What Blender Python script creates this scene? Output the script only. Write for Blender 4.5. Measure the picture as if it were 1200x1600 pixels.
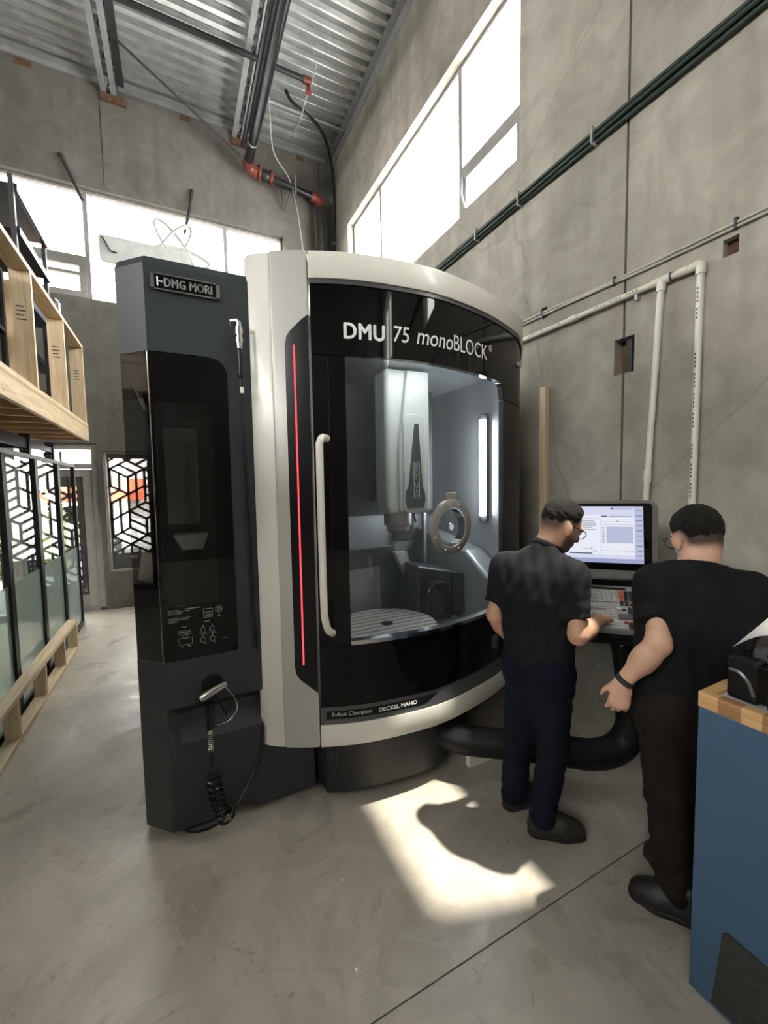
import bpy, bmesh, math, random
import numpy as np
from mathutils import Vector, Matrix

for o in list(bpy.data.objects):
    bpy.data.objects.remove(o, do_unlink=True)
scene = bpy.context.scene
COL = scene.collection
random.seed(7)

# ------------------------------------------------------------------ camera
FOCAL_PX = 640.0
cam_data = bpy.data.cameras.new('camera')
cam_data.sensor_fit = 'HORIZONTAL'
cam_data.sensor_width = 36.0
cam_data.lens = FOCAL_PX / 1200.0 * 36.0
cam_data.clip_start = 0.02
cam = bpy.data.objects.new('camera', cam_data)
COL.objects.link(cam)
EYE = Vector((0.0, 0.0, 1.75))
_y = Vector((277 - 600, -(763 - 800), -FOCAL_PX)).normalized()      # world +Y seen from the camera
_n = Vector((1, 0.017, 0)).cross(_y).normalized()
if _n.y < 0:
    _n = -_n
_x = _y.cross(_n)
CAM_R = Matrix((_x, _y, _n))
cam.matrix_world = Matrix.Translation(EYE) @ CAM_R.to_4x4()
scene.camera = cam

# ------------------------------------------------------------------ world, sun, exposure
world = bpy.data.worlds.new('world')
scene.world = world
world.use_nodes = True
_bg = world.node_tree.nodes['Background']
_bg.inputs[0].default_value = (1.0, 0.985, 0.95, 1)
_bg.inputs[1].default_value = 14.0

sun_data = bpy.data.lights.new('sun', 'SUN')
sun_data.energy = 9.5
sun_data.angle = math.radians(1.2)
sun_data.color = (1.0, 0.93, 0.82)
sun = bpy.data.objects.new('sun', sun_data)
COL.objects.link(sun)
SUN_DIR = Vector((0.290, -0.105, 1.0)).normalized()                    # towards the sun
sun.rotation_euler = SUN_DIR.to_track_quat('Z', 'Y').to_euler()
sun.location = SUN_DIR * 20

scene.view_settings.view_transform = 'Standard'
scene.view_settings.look = 'None'
scene.view_settings.exposure = 0.55
scene.view_settings.gamma = 1.0
scene.view_settings.use_curve_mapping = False
scene.cycles.use_denoising = True
scene.cycles.max_bounces = 8
scene.cycles.diffuse_bounces = 5
scene.cycles.glossy_bounces = 5
scene.cycles.transmission_bounces = 6
scene.cycles.transparent_max_bounces = 16
scene.cycles.sample_clamp_indirect = 6.0
scene.cycles.caustics_reflective = False
scene.cycles.caustics_refractive = False

# ------------------------------------------------------------------ materials
def new_mat(name):
    m = bpy.data.materials.new(name)
    m.use_nodes = True
    nt = m.node_tree
    return m, nt, nt.nodes['Principled BSDF']

def rgba(c):
    return (c[0], c[1], c[2], 1.0)

def plain(name, col, rough=0.5, metal=0.0, var=0.12, scale=6.0, bump=0.0, bscale=60.0, coat=0.0, detail=4.0, stretch=None, spec=0.5):
    """colour with a little procedural unevenness and an optional fine relief"""
    m, nt, b = new_mat(name)
    n = nt.nodes
    tc = n.new('ShaderNodeTexCoord')
    src = tc.outputs['Object']
    if stretch:
        mp = n.new('ShaderNodeMapping')
        mp.inputs['Scale'].default_value = stretch
        nt.links.new(src, mp.inputs[0])
        src = mp.outputs[0]
    nz = n.new('ShaderNodeTexNoise')
    nz.inputs['Scale'].default_value = scale
    nz.inputs['Detail'].default_value = detail
    nt.links.new(src, nz.inputs['Vector'])
    cr = n.new('ShaderNodeValToRGB')
    lo = [max(0, v * (1 - var)) for v in col]
    hi = [min(1, v * (1 + var)) for v in col]
    cr.color_ramp.elements[0].color = rgba(lo)
    cr.color_ramp.elements[0].position = 0.3
    cr.color_ramp.elements[1].color = rgba(hi)
    cr.color_ramp.elements[1].position = 0.7
    nt.links.new(nz.outputs['Fac'], cr.inputs[0])
    nt.links.new(cr.outputs[0], b.inputs['Base Color'])
    b.inputs['Roughness'].default_value = rough
    b.inputs['Metallic'].default_value = metal
    b.inputs['Coat Weight'].default_value = coat
    b.inputs['Coat Roughness'].default_value = 0.05
    b.inputs['Specular IOR Level'].default_value = spec
    if bump:
        n2 = n.new('ShaderNodeTexNoise')
        n2.inputs['Scale'].default_value = bscale
        n2.inputs['Detail'].default_value = 3
        nt.links.new(src, n2.inputs['Vector'])
        bp = n.new('ShaderNodeBump')
        bp.inputs['Strength'].default_value = bump
        bp.inputs['Distance'].default_value = 0.01
        nt.links.new(n2.outputs['Fac'], bp.inputs['Height'])
        nt.links.new(bp.outputs[0], b.inputs['Normal'])
    return m

def emit(name, col, strength):
    m = bpy.data.materials.new(name)
    m.use_nodes = True
    nt = m.node_tree
    nt.nodes.remove(nt.nodes['Principled BSDF'])
    e = nt.nodes.new('ShaderNodeEmission')
    e.inputs[0].default_value = rgba(col)
    e.inputs[1].default_value = strength
    nt.links.new(e.outputs[0], nt.nodes['Material Output'].inputs[0])
    return m

def glass(name, tint=(0.95, 0.97, 0.96), refl=1.45, rough=0.0, haze=None, haze_col=(0.6, 0.65, 0.65)):
    """thin pane: see-through with a Fresnel sheen, optionally some milky film"""
    m = bpy.data.materials.new(name)
    m.use_nodes = True
    nt = m.node_tree
    n = nt.nodes
    n.remove(n['Principled BSDF'])
    tr = n.new('ShaderNodeBsdfTransparent')
    tr.inputs[0].default_value = rgba(tint)
    gl = n.new('ShaderNodeBsdfGlossy')
    gl.inputs['Roughness'].default_value = rough
    gl.inputs['Color'].default_value = (1, 1, 1, 1)
    lw = n.new('ShaderNodeLayerWeight')
    lw.inputs['Blend'].default_value = 0.5
    pw = n.new('ShaderNodeMath')
    pw.operation = 'POWER'
    pw.inputs[1].default_value = 5.0
    nt.links.new(lw.outputs['Facing'], pw.inputs[0])
    r0 = ((refl - 1) / (refl + 1)) ** 2 * 1.7
    fr = n.new('ShaderNodeMath')
    fr.operation = 'MULTIPLY_ADD'
    fr.inputs[1].default_value = 1 - r0
    fr.inputs[2].default_value = r0
    nt.links.new(pw.outputs[0], fr.inputs[0])
    mx = n.new('ShaderNodeMixShader')
    nt.links.new(fr.outputs[0], mx.inputs[0])
    base = tr.outputs[0]
    if haze:
        df = n.new('ShaderNodeBsdfDiffuse')
        df.inputs[0].default_value = rgba(haze_col)
        tl = n.new('ShaderNodeBsdfTranslucent')
        tl.inputs[0].default_value = rgba(haze_col)
        ms = n.new('ShaderNodeMixShader')
        ms.inputs[0].default_value = 0.5
        nt.links.new(df.outputs[0], ms.inputs[1])
        nt.links.new(tl.outputs[0], ms.inputs[2])
        mh = n.new('ShaderNodeMixShader')
        mh.inputs[0].default_value = haze
        nt.links.new(tr.outputs[0], mh.inputs[1])
        nt.links.new(ms.outputs[0], mh.inputs[2])
        base = mh.outputs[0]
    nt.links.new(base, mx.inputs[1])
    nt.links.new(gl.outputs[0], mx.inputs[2])
    nt.links.new(mx.outputs[0], n['Material Output'].inputs[0])
    return m

def concrete(name, c_lo, c_hi, rough=0.85, stain=(0.20, 0.16, 0.11), stain_amt=0.35, bump=0.25, floor=False):
    m, nt, b = new_mat(name)
    n = nt.nodes
    L = nt.links.new
    tc = n.new('ShaderNodeTexCoord')
    co = tc.outputs['Object']
    def noise(scale, detail=6, dist=0.0, stretch=None, rough_=0.55):
        src = co
        if stretch:
            mp = n.new('ShaderNodeMapping')
            mp.inputs['Scale'].default_value = stretch
            L(co, mp.inputs[0])
            src = mp.outputs[0]
        z = n.new('ShaderNodeTexNoise')
        z.inputs['Scale'].default_value = scale
        z.inputs['Detail'].default_value = detail
        z.inputs['Distortion'].default_value = dist
        z.inputs['Roughness'].default_value = rough_
        L(src, z.inputs['Vector'])
        return z.outputs['Fac']
    def ramp(fac, p0, c0, p1, c1):
        r = n.new('ShaderNodeValToRGB')
        r.color_ramp.elements[0].position = p0
        r.color_ramp.elements[0].color = rgba(c0)
        r.color_ramp.elements[1].position = p1
        r.color_ramp.elements[1].color = rgba(c1)
        L(fac, r.inputs[0])
        return r.outputs[0]
    def mix(fac, a, c, mode='MIX'):
        x = n.new('ShaderNodeMix')
        x.data_type = 'RGBA'
        x.blend_type = mode
        if isinstance(fac, float):
            x.inputs[0].default_value = fac
        else:
            L(fac, x.inputs[0])
        L(a, x.inputs[6])
        L(c, x.inputs[7])
        return x.outputs[2]
    w = (1, 1, 1)
    base = ramp(noise(0.9, 8, 0.6), 0.30, c_lo, 0.72, c_hi)
    mid = ramp(noise(3.2, 7, 1.4), 0.30, (0.84, 0.83, 0.81), 0.65, (1.08, 1.07, 1.05))
    base = mix(1.0, base, mid, 'MULTIPLY')
    if not floor:
        streak = ramp(noise(1.0, 5, 0.3, (5.0, 5.0, 0.35)), 0.35, (0.86, 0.85, 0.83), 0.6, (1.04, 1.04, 1.04))
        base = mix(0.8, base, streak, 'MULTIPLY')
    st = noise(2.2, 7, 1.8)
    sf = n.new('ShaderNodeMapRange')
    sf.inputs['From Min'].default_value = 0.60
    sf.inputs['From Max'].default_value = 0.78
    sf.inputs['To Max'].default_value = stain_amt
    L(st, sf.inputs['Value'])
    sc = n.new('ShaderNodeRGB')
    sc.outputs[0].default_value = rgba(stain)
    base = mix(sf.outputs[0], base, sc.outputs[0])
    # hairline cracks and trowel scratches
    vo = n.new('ShaderNodeTexVoronoi')
    vo.feature = 'DISTANCE_TO_EDGE'
    vo.inputs['Scale'].default_value = 0.55 if floor else 0.4
    wv = n.new('ShaderNodeMix')
    wv.data_type = 'VECTOR'
    wv.inputs[0].default_value = 0.12
    nn = n.new('ShaderNodeTexNoise')
    nn.inputs['Scale'].default_value = 3.0
    L(co, nn.inputs['Vector'])
    L(co, wv.inputs[4])
    L(nn.outputs['Color'], wv.inputs[5])
    L(wv.outputs[1], vo.inputs['Vector'])
    cf = n.new('ShaderNodeMapRange')
    cf.inputs['From Min'].default_value = 0.0
    cf.inputs['From Max'].default_value = 0.004
    cf.inputs['To Min'].default_value = 0.10 if floor else 0.25
    cf.inputs['To Max'].default_value = 0.0
    L(vo.outputs['Distance'], cf.inputs['Value'])
    dk = n.new('ShaderNodeRGB')
    dk.outputs[0].default_value = (0.10, 0.09, 0.075, 1)
    base = mix(cf.outputs[0], base, dk.outputs[0])
    # brown scuffs and spills
    if floor:
        s2 = n.new('ShaderNodeMapRange')
        s2.inputs['From Min'].default_value = 0.64
        s2.inputs['From Max'].default_value = 0.72
        s2.inputs['To Max'].default_value = 0.45
        L(noise(7.5, 5, 2.2), s2.inputs['Value'])
        c2 = n.new('ShaderNodeRGB')
        c2.outputs[0].default_value = (0.19, 0.14, 0.09, 1)
        base = mix(s2.outputs[0], base, c2.outputs[0])
        s3 = n.new('ShaderNodeMapRange')
        s3.inputs['From Min'].default_value = 0.68
        s3.inputs['From Max'].default_value = 0.74
        s3.inputs['To Max'].default_value = 0.35
        L(noise(2.0, 4, 0.4, (1.5, 26, 1), 0.5), s3.inputs['Value'])
        base = mix(s3.outputs[0], base, c2.outputs[0])
    # small pits and specks
    sp = ramp(noise(38 if floor else 22, 2, 0.0), 0.25, (0.66, 0.64, 0.60), 0.33, w)
    base = mix(0.6 if floor else 0.4, base, sp, 'MULTIPLY')
    L(base, b.inputs['Base Color'])
    if floor:
        rr = n.new('ShaderNodeMapRange')
        rr.inputs['From Min'].default_value = 0.3
        rr.inputs['From Max'].default_value = 0.7
        rr.inputs['To Min'].default_value = rough - 0.14
        rr.inputs['To Max'].default_value = rough + 0.16
        L(noise(3.0, 6, 0.8), rr.inputs['Value'])
        L(rr.outputs[0], b.inputs['Roughness'])
    else:
        b.inputs['Roughness'].default_value = rough
    bp = n.new('ShaderNodeBump')
    bp.inputs['Strength'].default_value = bump
    bp.inputs['Distance'].default_value = 0.02
    L(noise(14, 8, 0.4), bp.inputs['Height'])
    L(bp.outputs[0], b.inputs['Normal'])
    return m

def wood(name, c_lo, c_hi, axis='Y', scale=1.0, rough=0.6):
    m, nt, b = new_mat(name)
    n = nt.nodes
    L = nt.links.new
    tc = n.new('ShaderNodeTexCoord')
    mp = n.new('ShaderNodeMapping')
    s = {'X': (1.2, 22, 22), 'Y': (22, 1.2, 22), 'Z': (22, 22, 1.2)}[axis]
    mp.inputs['Scale'].default_value = [v * scale for v in s]
    L(tc.outputs['Object'], mp.inputs[0])
    nz = n.new('ShaderNodeTexNoise')
    nz.inputs['Scale'].default_value = 1.6
    nz.inputs['Detail'].default_value = 6
    nz.inputs['Distortion'].default_value = 1.0
    L(mp.outputs[0], nz.inputs['Vector'])
    cr = n.new('ShaderNodeValToRGB')
    cr.color_ramp.elements[0].position = 0.32
    cr.color_ramp.elements[0].color = rgba(c_lo)
    cr.color_ramp.elements[1].position = 0.62
    cr.color_ramp.elements[1].color = rgba(c_hi)
    L(nz.outputs['Fac'], cr.inputs[0])
    # knots
    vo = n.new('ShaderNodeTexVoronoi')
    vo.inputs['Scale'].default_value = 3.2
    L(tc.outputs['Object'], vo.inputs['Vector'])
    mr = n.new('ShaderNodeMapRange')
    mr.inputs['From Min'].default_value = 0.02
    mr.inputs['From Max'].default_value = 0.07
    mr.inputs['To Min'].default_value = 0.6
    mr.inputs['To Max'].default_value = 0.0
    L(vo.outputs['Distance'], mr.inputs['Value'])
    mx = n.new('ShaderNodeMix')
    mx.data_type = 'RGBA'
    L(mr.outputs[0], mx.inputs[0])
    L(cr.outputs[0], mx.inputs[6])
    mx.inputs[7].default_value = (0.16, 0.08, 0.035, 1)
    L(mx.outputs[2], b.inputs['Base Color'])
    b.inputs['Roughness'].default_value = rough
    return m

M = {}
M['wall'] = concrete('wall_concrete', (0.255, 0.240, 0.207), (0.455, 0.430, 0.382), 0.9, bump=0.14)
M['wall_back'] = concrete('shaded_wall_concrete', (0.11, 0.105, 0.093), (0.168, 0.160, 0.145), 0.9)  # same concrete, darkened to carry the end wall's shade; reused on unseen walls
M['floor'] = concrete('floor_concrete', (0.385, 0.350, 0.295), (0.54, 0.50, 0.43), 0.34, (0.25, 0.18, 0.11), 0.38, 0.10, True)
M['joint'] = plain('joint_filler', (0.05, 0.042, 0.035), 0.9)
M['deck'] = plain('galvanised_deck', (0.72, 0.73, 0.73), 0.33, 0.85, 0.12, 9)
M['steel_grey'] = plain('grey_primer_steel', (0.30, 0.305, 0.31), 0.55, 0.3)
M['steel_dark'] = plain('dark_painted_steel', (0.05, 0.052, 0.056), 0.5, 0.4)
M['rust'] = plain('rusty_pocket', (0.11, 0.055, 0.028), 0.9, 0, 0.4, 30)
M['alu'] = plain('window_aluminium', (0.50, 0.48, 0.46), 0.45, 0.35)
M['alu_white'] = plain('pale_window_frame', (0.30, 0.285, 0.27), 0.5, 0.1)
M['pane'] = glass('window_pane', (0.97, 0.985, 0.98), 1.2)
M['film_dark'] = plain('dark_vinyl_film', (0.10, 0.095, 0.092), 0.55)
M['pine_y'] = wood('pine_lumber_long', (0.6, 0.44, 0.26), (0.78, 0.63, 0.43), 'Y')
M['pine_z'] = wood('pine_lumber_upright', (0.6, 0.44, 0.26), (0.78, 0.63, 0.43), 'Z')
M['pine_x'] = wood('pine_lumber_cross', (0.40, 0.26, 0.14), (0.55, 0.38, 0.22), 'X')
M['ply'] = wood('plywood_deck', (0.46, 0.32, 0.18), (0.58, 0.43, 0.26), 'Y', 0.6)
M['maple'] = wood('maple_edge', (0.50, 0.28, 0.11), (0.66, 0.42, 0.20), 'Y', 1.4, 0.35)
M['black_frame'] = plain('black_powder_coat', (0.010, 0.010, 0.011), 0.4)
M['clear_glass'] = glass('partition_glass', (0.90, 0.94, 0.92), 1.3)
M['frost'] = glass('frosted_green_film', (0.30, 0.38, 0.35), 1.35, 0.08, 0.6, (0.40, 0.50, 0.46))
M['rack_blue'] = plain('navy_rack_steel', (0.014, 0.024, 0.045), 0.45, 0.2)
M['shelf_dark'] = plain('black_shelf_board', (0.035, 0.032, 0.032), 0.55)
M['pvc'] = plain('white_pvc', (0.66, 0.63, 0.55), 0.38, 0, 0.05)
M['print'] = plain('dark_print', (0.06, 0.06, 0.06), 0.7)
M['conduit'] = plain('pale_conduit', (0.42, 0.40, 0.35), 0.5)
M['cable_green'] = plain('dark_green_cable', (0.022, 0.040, 0.032), 0.35)
M['cable_black'] = plain('black_rubber', (0.012, 0.012, 0.012), 0.45)
M['wire'] = plain('grey_wire', (0.35, 0.35, 0.34), 0.5)
M['galv'] = plain('galvanised_fitting', (0.5, 0.5, 0.5), 0.35, 0.8)
M['pipe_steel'] = plain('black_steel_pipe', (0.055, 0.058, 0.062), 0.28, 0.85)
M['pipe_black'] = plain('matt_black_pipe', (0.012, 0.012, 0.013), 0.5)
M['red_coupling'] = plain('red_grooved_coupling', (0.15, 0.030, 0.020), 0.4)
M['sign_white'] = plain('sign_board', (0.52, 0.53, 0.51), 0.6)
M['strap'] = plain('black_strap', (0.02, 0.02, 0.02), 0.7)
# machine
M['slate'] = plain('slate_machine_paint', (0.030, 0.037, 0.043), 0.42, 0.05, 0.05, 3, 0.02, 400)
M['slate_dark'] = plain('dark_machine_plinth', (0.017, 0.018, 0.020), 0.5)
M['cream'] = plain('warm_white_machine_paint', (0.80, 0.775, 0.70), 0.32, 0, 0.03, 2, 0, 60, 0.2)
M['shaded_cream'] = plain('shaded_cream_machine_paint', (0.52, 0.505, 0.47), 0.35, 0.1, 0.04, 2)  # column bevel's shade put into a greyed cream; pillar rail shares it
M['gloss_black'] = plain('piano_black', (0.003, 0.003, 0.0035), 0.04, 0, 0.02, 2, spec=0.32)
M['satin_black'] = plain('satin_black', (0.007, 0.007, 0.008), 0.28, spec=0.3)
M['band_grey'] = plain('dark_grey_badge_band', (0.10, 0.10, 0.105), 0.30, 0.2)
M['led_red'] = emit('red_light_strip', (1.0, 0.035, 0.05), 3.0)
M['lettering'] = plain('white_lettering', (0.92, 0.92, 0.90), 0.5)
M['letter_grey'] = plain('faint_grey_print', (0.22, 0.22, 0.22), 0.6)
M['door_glass'] = glass('machine_door_glass', (0.90, 0.93, 0.93), 1.35, 0.0, 0.045, (0.6, 0.65, 0.68))
M['smoke_glass'] = glass('smoked_glass', (0.58, 0.60, 0.62), 1.4)
M['corner_glass'] = glass('corner_glass', (0.80, 0.80, 0.79), 1.25)
M['chrome'] = plain('chrome', (0.75, 0.75, 0.75), 0.12, 1.0, 0.03)
M['brushed'] = plain('brushed_ring_steel', (0.46, 0.44, 0.42), 0.34, 0.8, 0.08, 40)
M['stainless'] = plain('stainless_sheet', (0.42, 0.44, 0.46), 0.40, 0.55, 0.10, 4, 0, 60, 0, 4, (1, 1, 0.15))
M['inner_dark'] = plain('dark_steel_cover', (0.085, 0.09, 0.098), 0.4, 0.5)
M['table_steel'] = plain('ground_table_steel', (0.62, 0.60, 0.56), 0.35, 0.35, 0.12, 30)
M['spindle_white'] = plain('spindle_cover_white', (0.60, 0.62, 0.58), 0.4, 0, 0.03)
M['tube_fill_light'] = emit('work_and_fill_light', (0.92, 0.97, 1.0), 40.0)
M['rubber'] = plain('black_hose_rubber', (0.014, 0.014, 0.015), 0.25)
M['arm_black'] = plain('matt_black_arm', (0.009, 0.009, 0.010), 0.5, spec=0.25)
M['nickel'] = plain('nickel_spray_gun', (0.55, 0.54, 0.51), 0.25, 0.9)
# console
M['console_grey'] = plain('console_housing', (0.145, 0.14, 0.13), 0.4, 0.2)
M['console_tray'] = plain('console_keypad_panel', (0.33, 0.32, 0.30), 0.4, 0.3)
M['key_white'] = plain('pale_key', (0.55, 0.54, 0.51), 0.5)
M['key_black'] = plain('black_key', (0.012, 0.012, 0.013), 0.45)
M['key_orange'] = plain('orange_key', (0.62, 0.12, 0.03), 0.5)
M['key_red'] = plain('red_key', (0.30, 0.03, 0.03), 0.5)
M['screen'] = emit('screen_pale_blue', (0.66, 0.69, 0.86), 0.69)
M['screen_panel'] = emit('screen_blue_grey', (0.52, 0.56, 0.74), 0.637)
M['screen_white'] = emit('screen_white', (0.78, 0.79, 0.88), 0.712)
M['screen_text'] = emit('screen_dark_text', (0.10, 0.11, 0.20), 0.375)
M['screen_bar'] = emit('screen_blue_bar', (0.40, 0.42, 0.66), 0.6)
# bench
M['bench_blue'] = plain('blue_cabinet_paint', (0.048, 0.098, 0.172), 0.55, 0, 0.06, 3, 0.04, 300)
M['bench_top'] = plain('pale_worktop', (0.52, 0.53, 0.53), 0.35)
M['bench_dark'] = plain('charcoal_grip', (0.030, 0.030, 0.028), 0.9, 0, 0.3, 120, 0.3, 300)
M['paper'] = plain('white_paper', (0.80, 0.80, 0.79), 0.6, 0, 0.03)
M['paper_print'] = plain('grey_printed_swirl', (0.42, 0.44, 0.45), 0.6)
# people
def skin(name, col, hair_col=(0.016, 0.012, 0.010)):
    """skin whose 'hair' vertex attribute fades into cropped hair and stubble"""
    m, nt, b = new_mat(name)
    n = nt.nodes
    L = nt.links.new
    tc = n.new('ShaderNodeTexCoord')
    nz = n.new('ShaderNodeTexNoise')
    nz.inputs['Scale'].default_value = 14
    L(tc.outputs['Object'], nz.inputs['Vector'])
    cr = n.new('ShaderNodeValToRGB')
    cr.color_ramp.elements[0].position = 0.3
    cr.color_ramp.elements[0].color = rgba([c * 0.9 for c in col])
    cr.color_ramp.elements[1].position = 0.7
    cr.color_ramp.elements[1].color = rgba([c * 1.08 for c in col])
    L(nz.outputs['Fac'], cr.inputs[0])
    at = n.new('ShaderNodeAttribute')
    at.attribute_name = 'hair'
    n2 = n.new('ShaderNodeTexNoise')
    n2.inputs['Scale'].default_value = 320
    L(tc.outputs['Object'], n2.inputs['Vector'])
    ad = n.new('ShaderNodeMath')
    ad.operation = 'MULTIPLY_ADD'
    ad.inputs[1].default_value = 0.5
    ad.inputs[2].default_value = -0.25
    L(n2.outputs['Fac'], ad.inputs[0])
    mu = n.new('ShaderNodeMath')
    mu.operation = 'MULTIPLY'
    L(ad.outputs[0], mu.inputs[0])
    L(at.outputs['Fac'], mu.inputs[1])
    su = n.new('ShaderNodeMath')
    su.operation = 'ADD'
    su.use_clamp = True
    L(mu.outputs[0], su.inputs[0])
    L(at.outputs['Fac'], su.inputs[1])
    mx = n.new('ShaderNodeMix')
    mx.data_type = 'RGBA'
    L(su.outputs[0], mx.inputs[0])
    L(cr.outputs[0], mx.inputs[6])
    mx.inputs[7].default_value = rgba(hair_col)
    L(mx.outputs[2], b.inputs['Base Color'])
    b.inputs['Roughness'].default_value = 0.5
    b.inputs['Specular IOR Level'].default_value = 0.35
    return m
M['skin1'] = skin('warm_skin', (0.52, 0.29, 0.19))
M['skin2'] = skin('light_skin', (0.60, 0.36, 0.25))
M['hair'] = plain('short_dark_hair', (0.011, 0.009, 0.008), 0.7, 0, 0.5, 160, 0.8, 260, spec=0.2)
M['stubble'] = plain('faded_stubble', (0.17, 0.10, 0.070), 0.7, 0, 0.3, 220)
M['polo'] = plain('black_polo_cotton', (0.0085, 0.0085, 0.0105), 0.85, 0, 0.15, 30, 0.15, 500, spec=0.2)
M['tee'] = plain('black_tee_cotton', (0.0065, 0.0065, 0.008), 0.85, 0, 0.15, 30, 0.12, 500, spec=0.2)
M['navy'] = plain('navy_trouser_cloth', (0.0038, 0.0055, 0.014), 0.85, 0, 0.2, 20, 0.2, 500, spec=0.2)
M['brown_trouser'] = plain('brown_black_trouser_cloth', (0.0115, 0.0085, 0.0065), 0.85, 0, 0.2, 20, 0.2, 500, spec=0.2)
M['shoe'] = plain('dark_olive_shoe', (0.022, 0.019, 0.014), 0.6, 0, 0.25, 40)
M['shoe_black'] = plain('black_shoe', (0.010, 0.010, 0.011), 0.55, 0, 0.2, 40)
M['gold'] = plain('gold_ring', (0.75, 0.45, 0.18), 0.25, 1.0)
# outside
M['asphalt'] = plain('street_asphalt', (0.16, 0.16, 0.16), 0.9, 0, 0.2, 8)
M['leaf'] = plain('hedge_leaf', (0.09, 0.14, 0.035), 0.7, 0, 0.4, 10)
M['car_white'] = plain('white_car_paint', (0.60, 0.61, 0.62), 0.25, 0, 0.02, 2, 0, 60, 0.5)
M['facade'] = plain('pale_facade', (0.50, 0.50, 0.49), 0.8)
M['awning'] = plain('red_orange_awning', (0.55, 0.085, 0.03), 0.7)

# ------------------------------------------------------------------ mesh helpers
def box(bm, x0, x1, y0, y1, z0, z1):
    v = [bm.verts.new(p) for p in ((x0, y0, z0), (x1, y0, z0), (x1, y1, z0), (x0, y1, z0),
                                   (x0, y0, z1), (x1, y0, z1), (x1, y1, z1), (x0, y1, z1))]
    for f in ((3, 2, 1, 0), (4, 5, 6, 7), (0, 1, 5, 4), (1, 2, 6, 5), (2, 3, 7, 6), (3, 0, 4, 7)):
        bm.faces.new([v[i] for i in f])

def obox(bm, c, ax, ay, az, sx, sy, sz):
    """box with its own axes, full sizes"""
    c, ax, ay, az = Vector(c), Vector(ax), Vector(ay), Vector(az)
    vs = []
    for k in (-1, 1):
        for (i, j) in ((-1, -1), (1, -1), (1, 1), (-1, 1)):
            vs.append(bm.verts.new(c + ax * (sx / 2 * i) + ay * (sy / 2 * j) + az * (sz / 2 * k)))
    for f in ((3, 2, 1, 0), (4, 5, 6, 7), (0, 1, 5, 4), (1, 2, 6, 5), (2, 3, 7, 6), (3, 0, 4, 7)):
        bm.faces.new([vs[i] for i in f])

def tube(bm, pts, r, n=10, caps=True):
    pts = [Vector(p) for p in pts]
    if not hasattr(r, '__len__'):
        r = [r] * len(pts)
    rings = []
    up = None
    for i, p in enumerate(pts):
        a = pts[max(0, i - 1)]
        b = pts[min(len(pts) - 1, i + 1)]
        t = (b - a).normalized()
        if up is None:
            up = Vector((0, 0, 1)) if abs(t.z) < 0.9 else Vector((1, 0, 0))
        s = t.cross(up)
        if s.length < 1e-5:
            s = t.cross(Vector((0, 1, 0)))
        s.normalize()
        up = s.cross(t).normalized()
        rings.append([bm.verts.new(p + (s * math.cos(2 * math.pi * k / n) + up * math.sin(2 * math.pi * k / n)) * r[i]) for k in range(n)])
    for i in range(len(rings) - 1):
        for k in range(n):
            bm.faces.new((rings[i][k], rings[i][(k + 1) % n], rings[i + 1][(k + 1) % n], rings[i + 1][k]))
    if caps:
        bm.faces.new(rings[0][::-1])
        bm.faces.new(rings[-1])

def curve_pts(ctrl, per=8):
    """Catmull-Rom through the control points"""
    c = [Vector(p) for p in ctrl]
    c = [c[0] * 2 - c[1]] + c + [c[-1] * 2 - c[-2]]
    out = []
    for i in range(1, len(c) - 2):
        for k in range(per):
            t = k / per
            p0, p1, p2, p3 = c[i - 1], c[i], c[i + 1], c[i + 2]
            out.append(0.5 * ((2 * p1) + (p2 - p0) * t + (2 * p0 - 5 * p1 + 4 * p2 - p3) * t * t + (3 * p1 - p0 - 3 * p2 + p3) * t ** 3))
    out.append(c[-2])
    return out

def prism(bm, poly, lo, hi, axis='Z'):
    """extrude a 2-D outline; axis Z: (x,y), axis Y: (x,z), axis X: (y,z)"""
    def P(a, b, h):
        return {'Z': (a, b, h), 'Y': (a, h, b), 'X': (h, a, b)}[axis]
    b0 = [bm.verts.new(P(a, b, lo)) for a, b in poly]
    b1 = [bm.verts.new(P(a, b, hi)) for a, b in poly]
    bm.faces.new(b0[::-1])
    bm.faces.new(b1)
    n = len(poly)
    for i in range(n):
        bm.faces.new((b0[i], b0[(i + 1) % n], b1[(i + 1) % n], b1[i]))

def rounded(x0, x1, z0, z1, r, n=6, corners=(1, 1, 1, 1)):
    """rounded rectangle outline, corners in order bl, br, tr, tl"""
    out = []
    cs = [(x0 + r, z0 + r, math.pi), (x1 - r, z0 + r, 1.5 * math.pi), (x1 - r, z1 - r, 0), (x0 + r, z1 - r, 0.5 * math.pi)]
    sharp = [(x0, z0), (x1, z0), (x1, z1), (x0, z1)]
    for i, (cx, cz, a) in enumerate(cs):
        if not corners[i]:
            out.append(sharp[i])
            continue
        for k in range(n + 1):
            t = a + 0.5 * math.pi * k / n
            out.append((cx + r * math.cos(t), cz + r * math.sin(t)))
    return out

def lathe(bm, prof, c, ax=(0, 0, 1), n=24, caps=True):
    """prof: (radius, height) pairs about axis ax at c"""
    ax = Vector(ax).normalized()
    s = ax.cross(Vector((0, 0, 1)) if abs(ax.z) < 0.9 else Vector((1, 0, 0))).normalized()
    t = ax.cross(s)
    c = Vector(c)
    rings = []
    for r, h in prof:
        rings.append([bm.verts.new(c + ax * h + (s * math.cos(2 * math.pi * k / n) + t * math.sin(2 * math.pi * k / n)) * r) for k in range(n)])
    for i in range(len(rings) - 1):
        for k in range(n):
            bm.faces.new((rings[i][k], rings[i][(k + 1) % n], rings[i + 1][(k + 1) % n], rings[i + 1][k]))
    if caps:
        bm.faces.new(rings[0][::-1])
        bm.faces.new(rings[-1])

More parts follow.
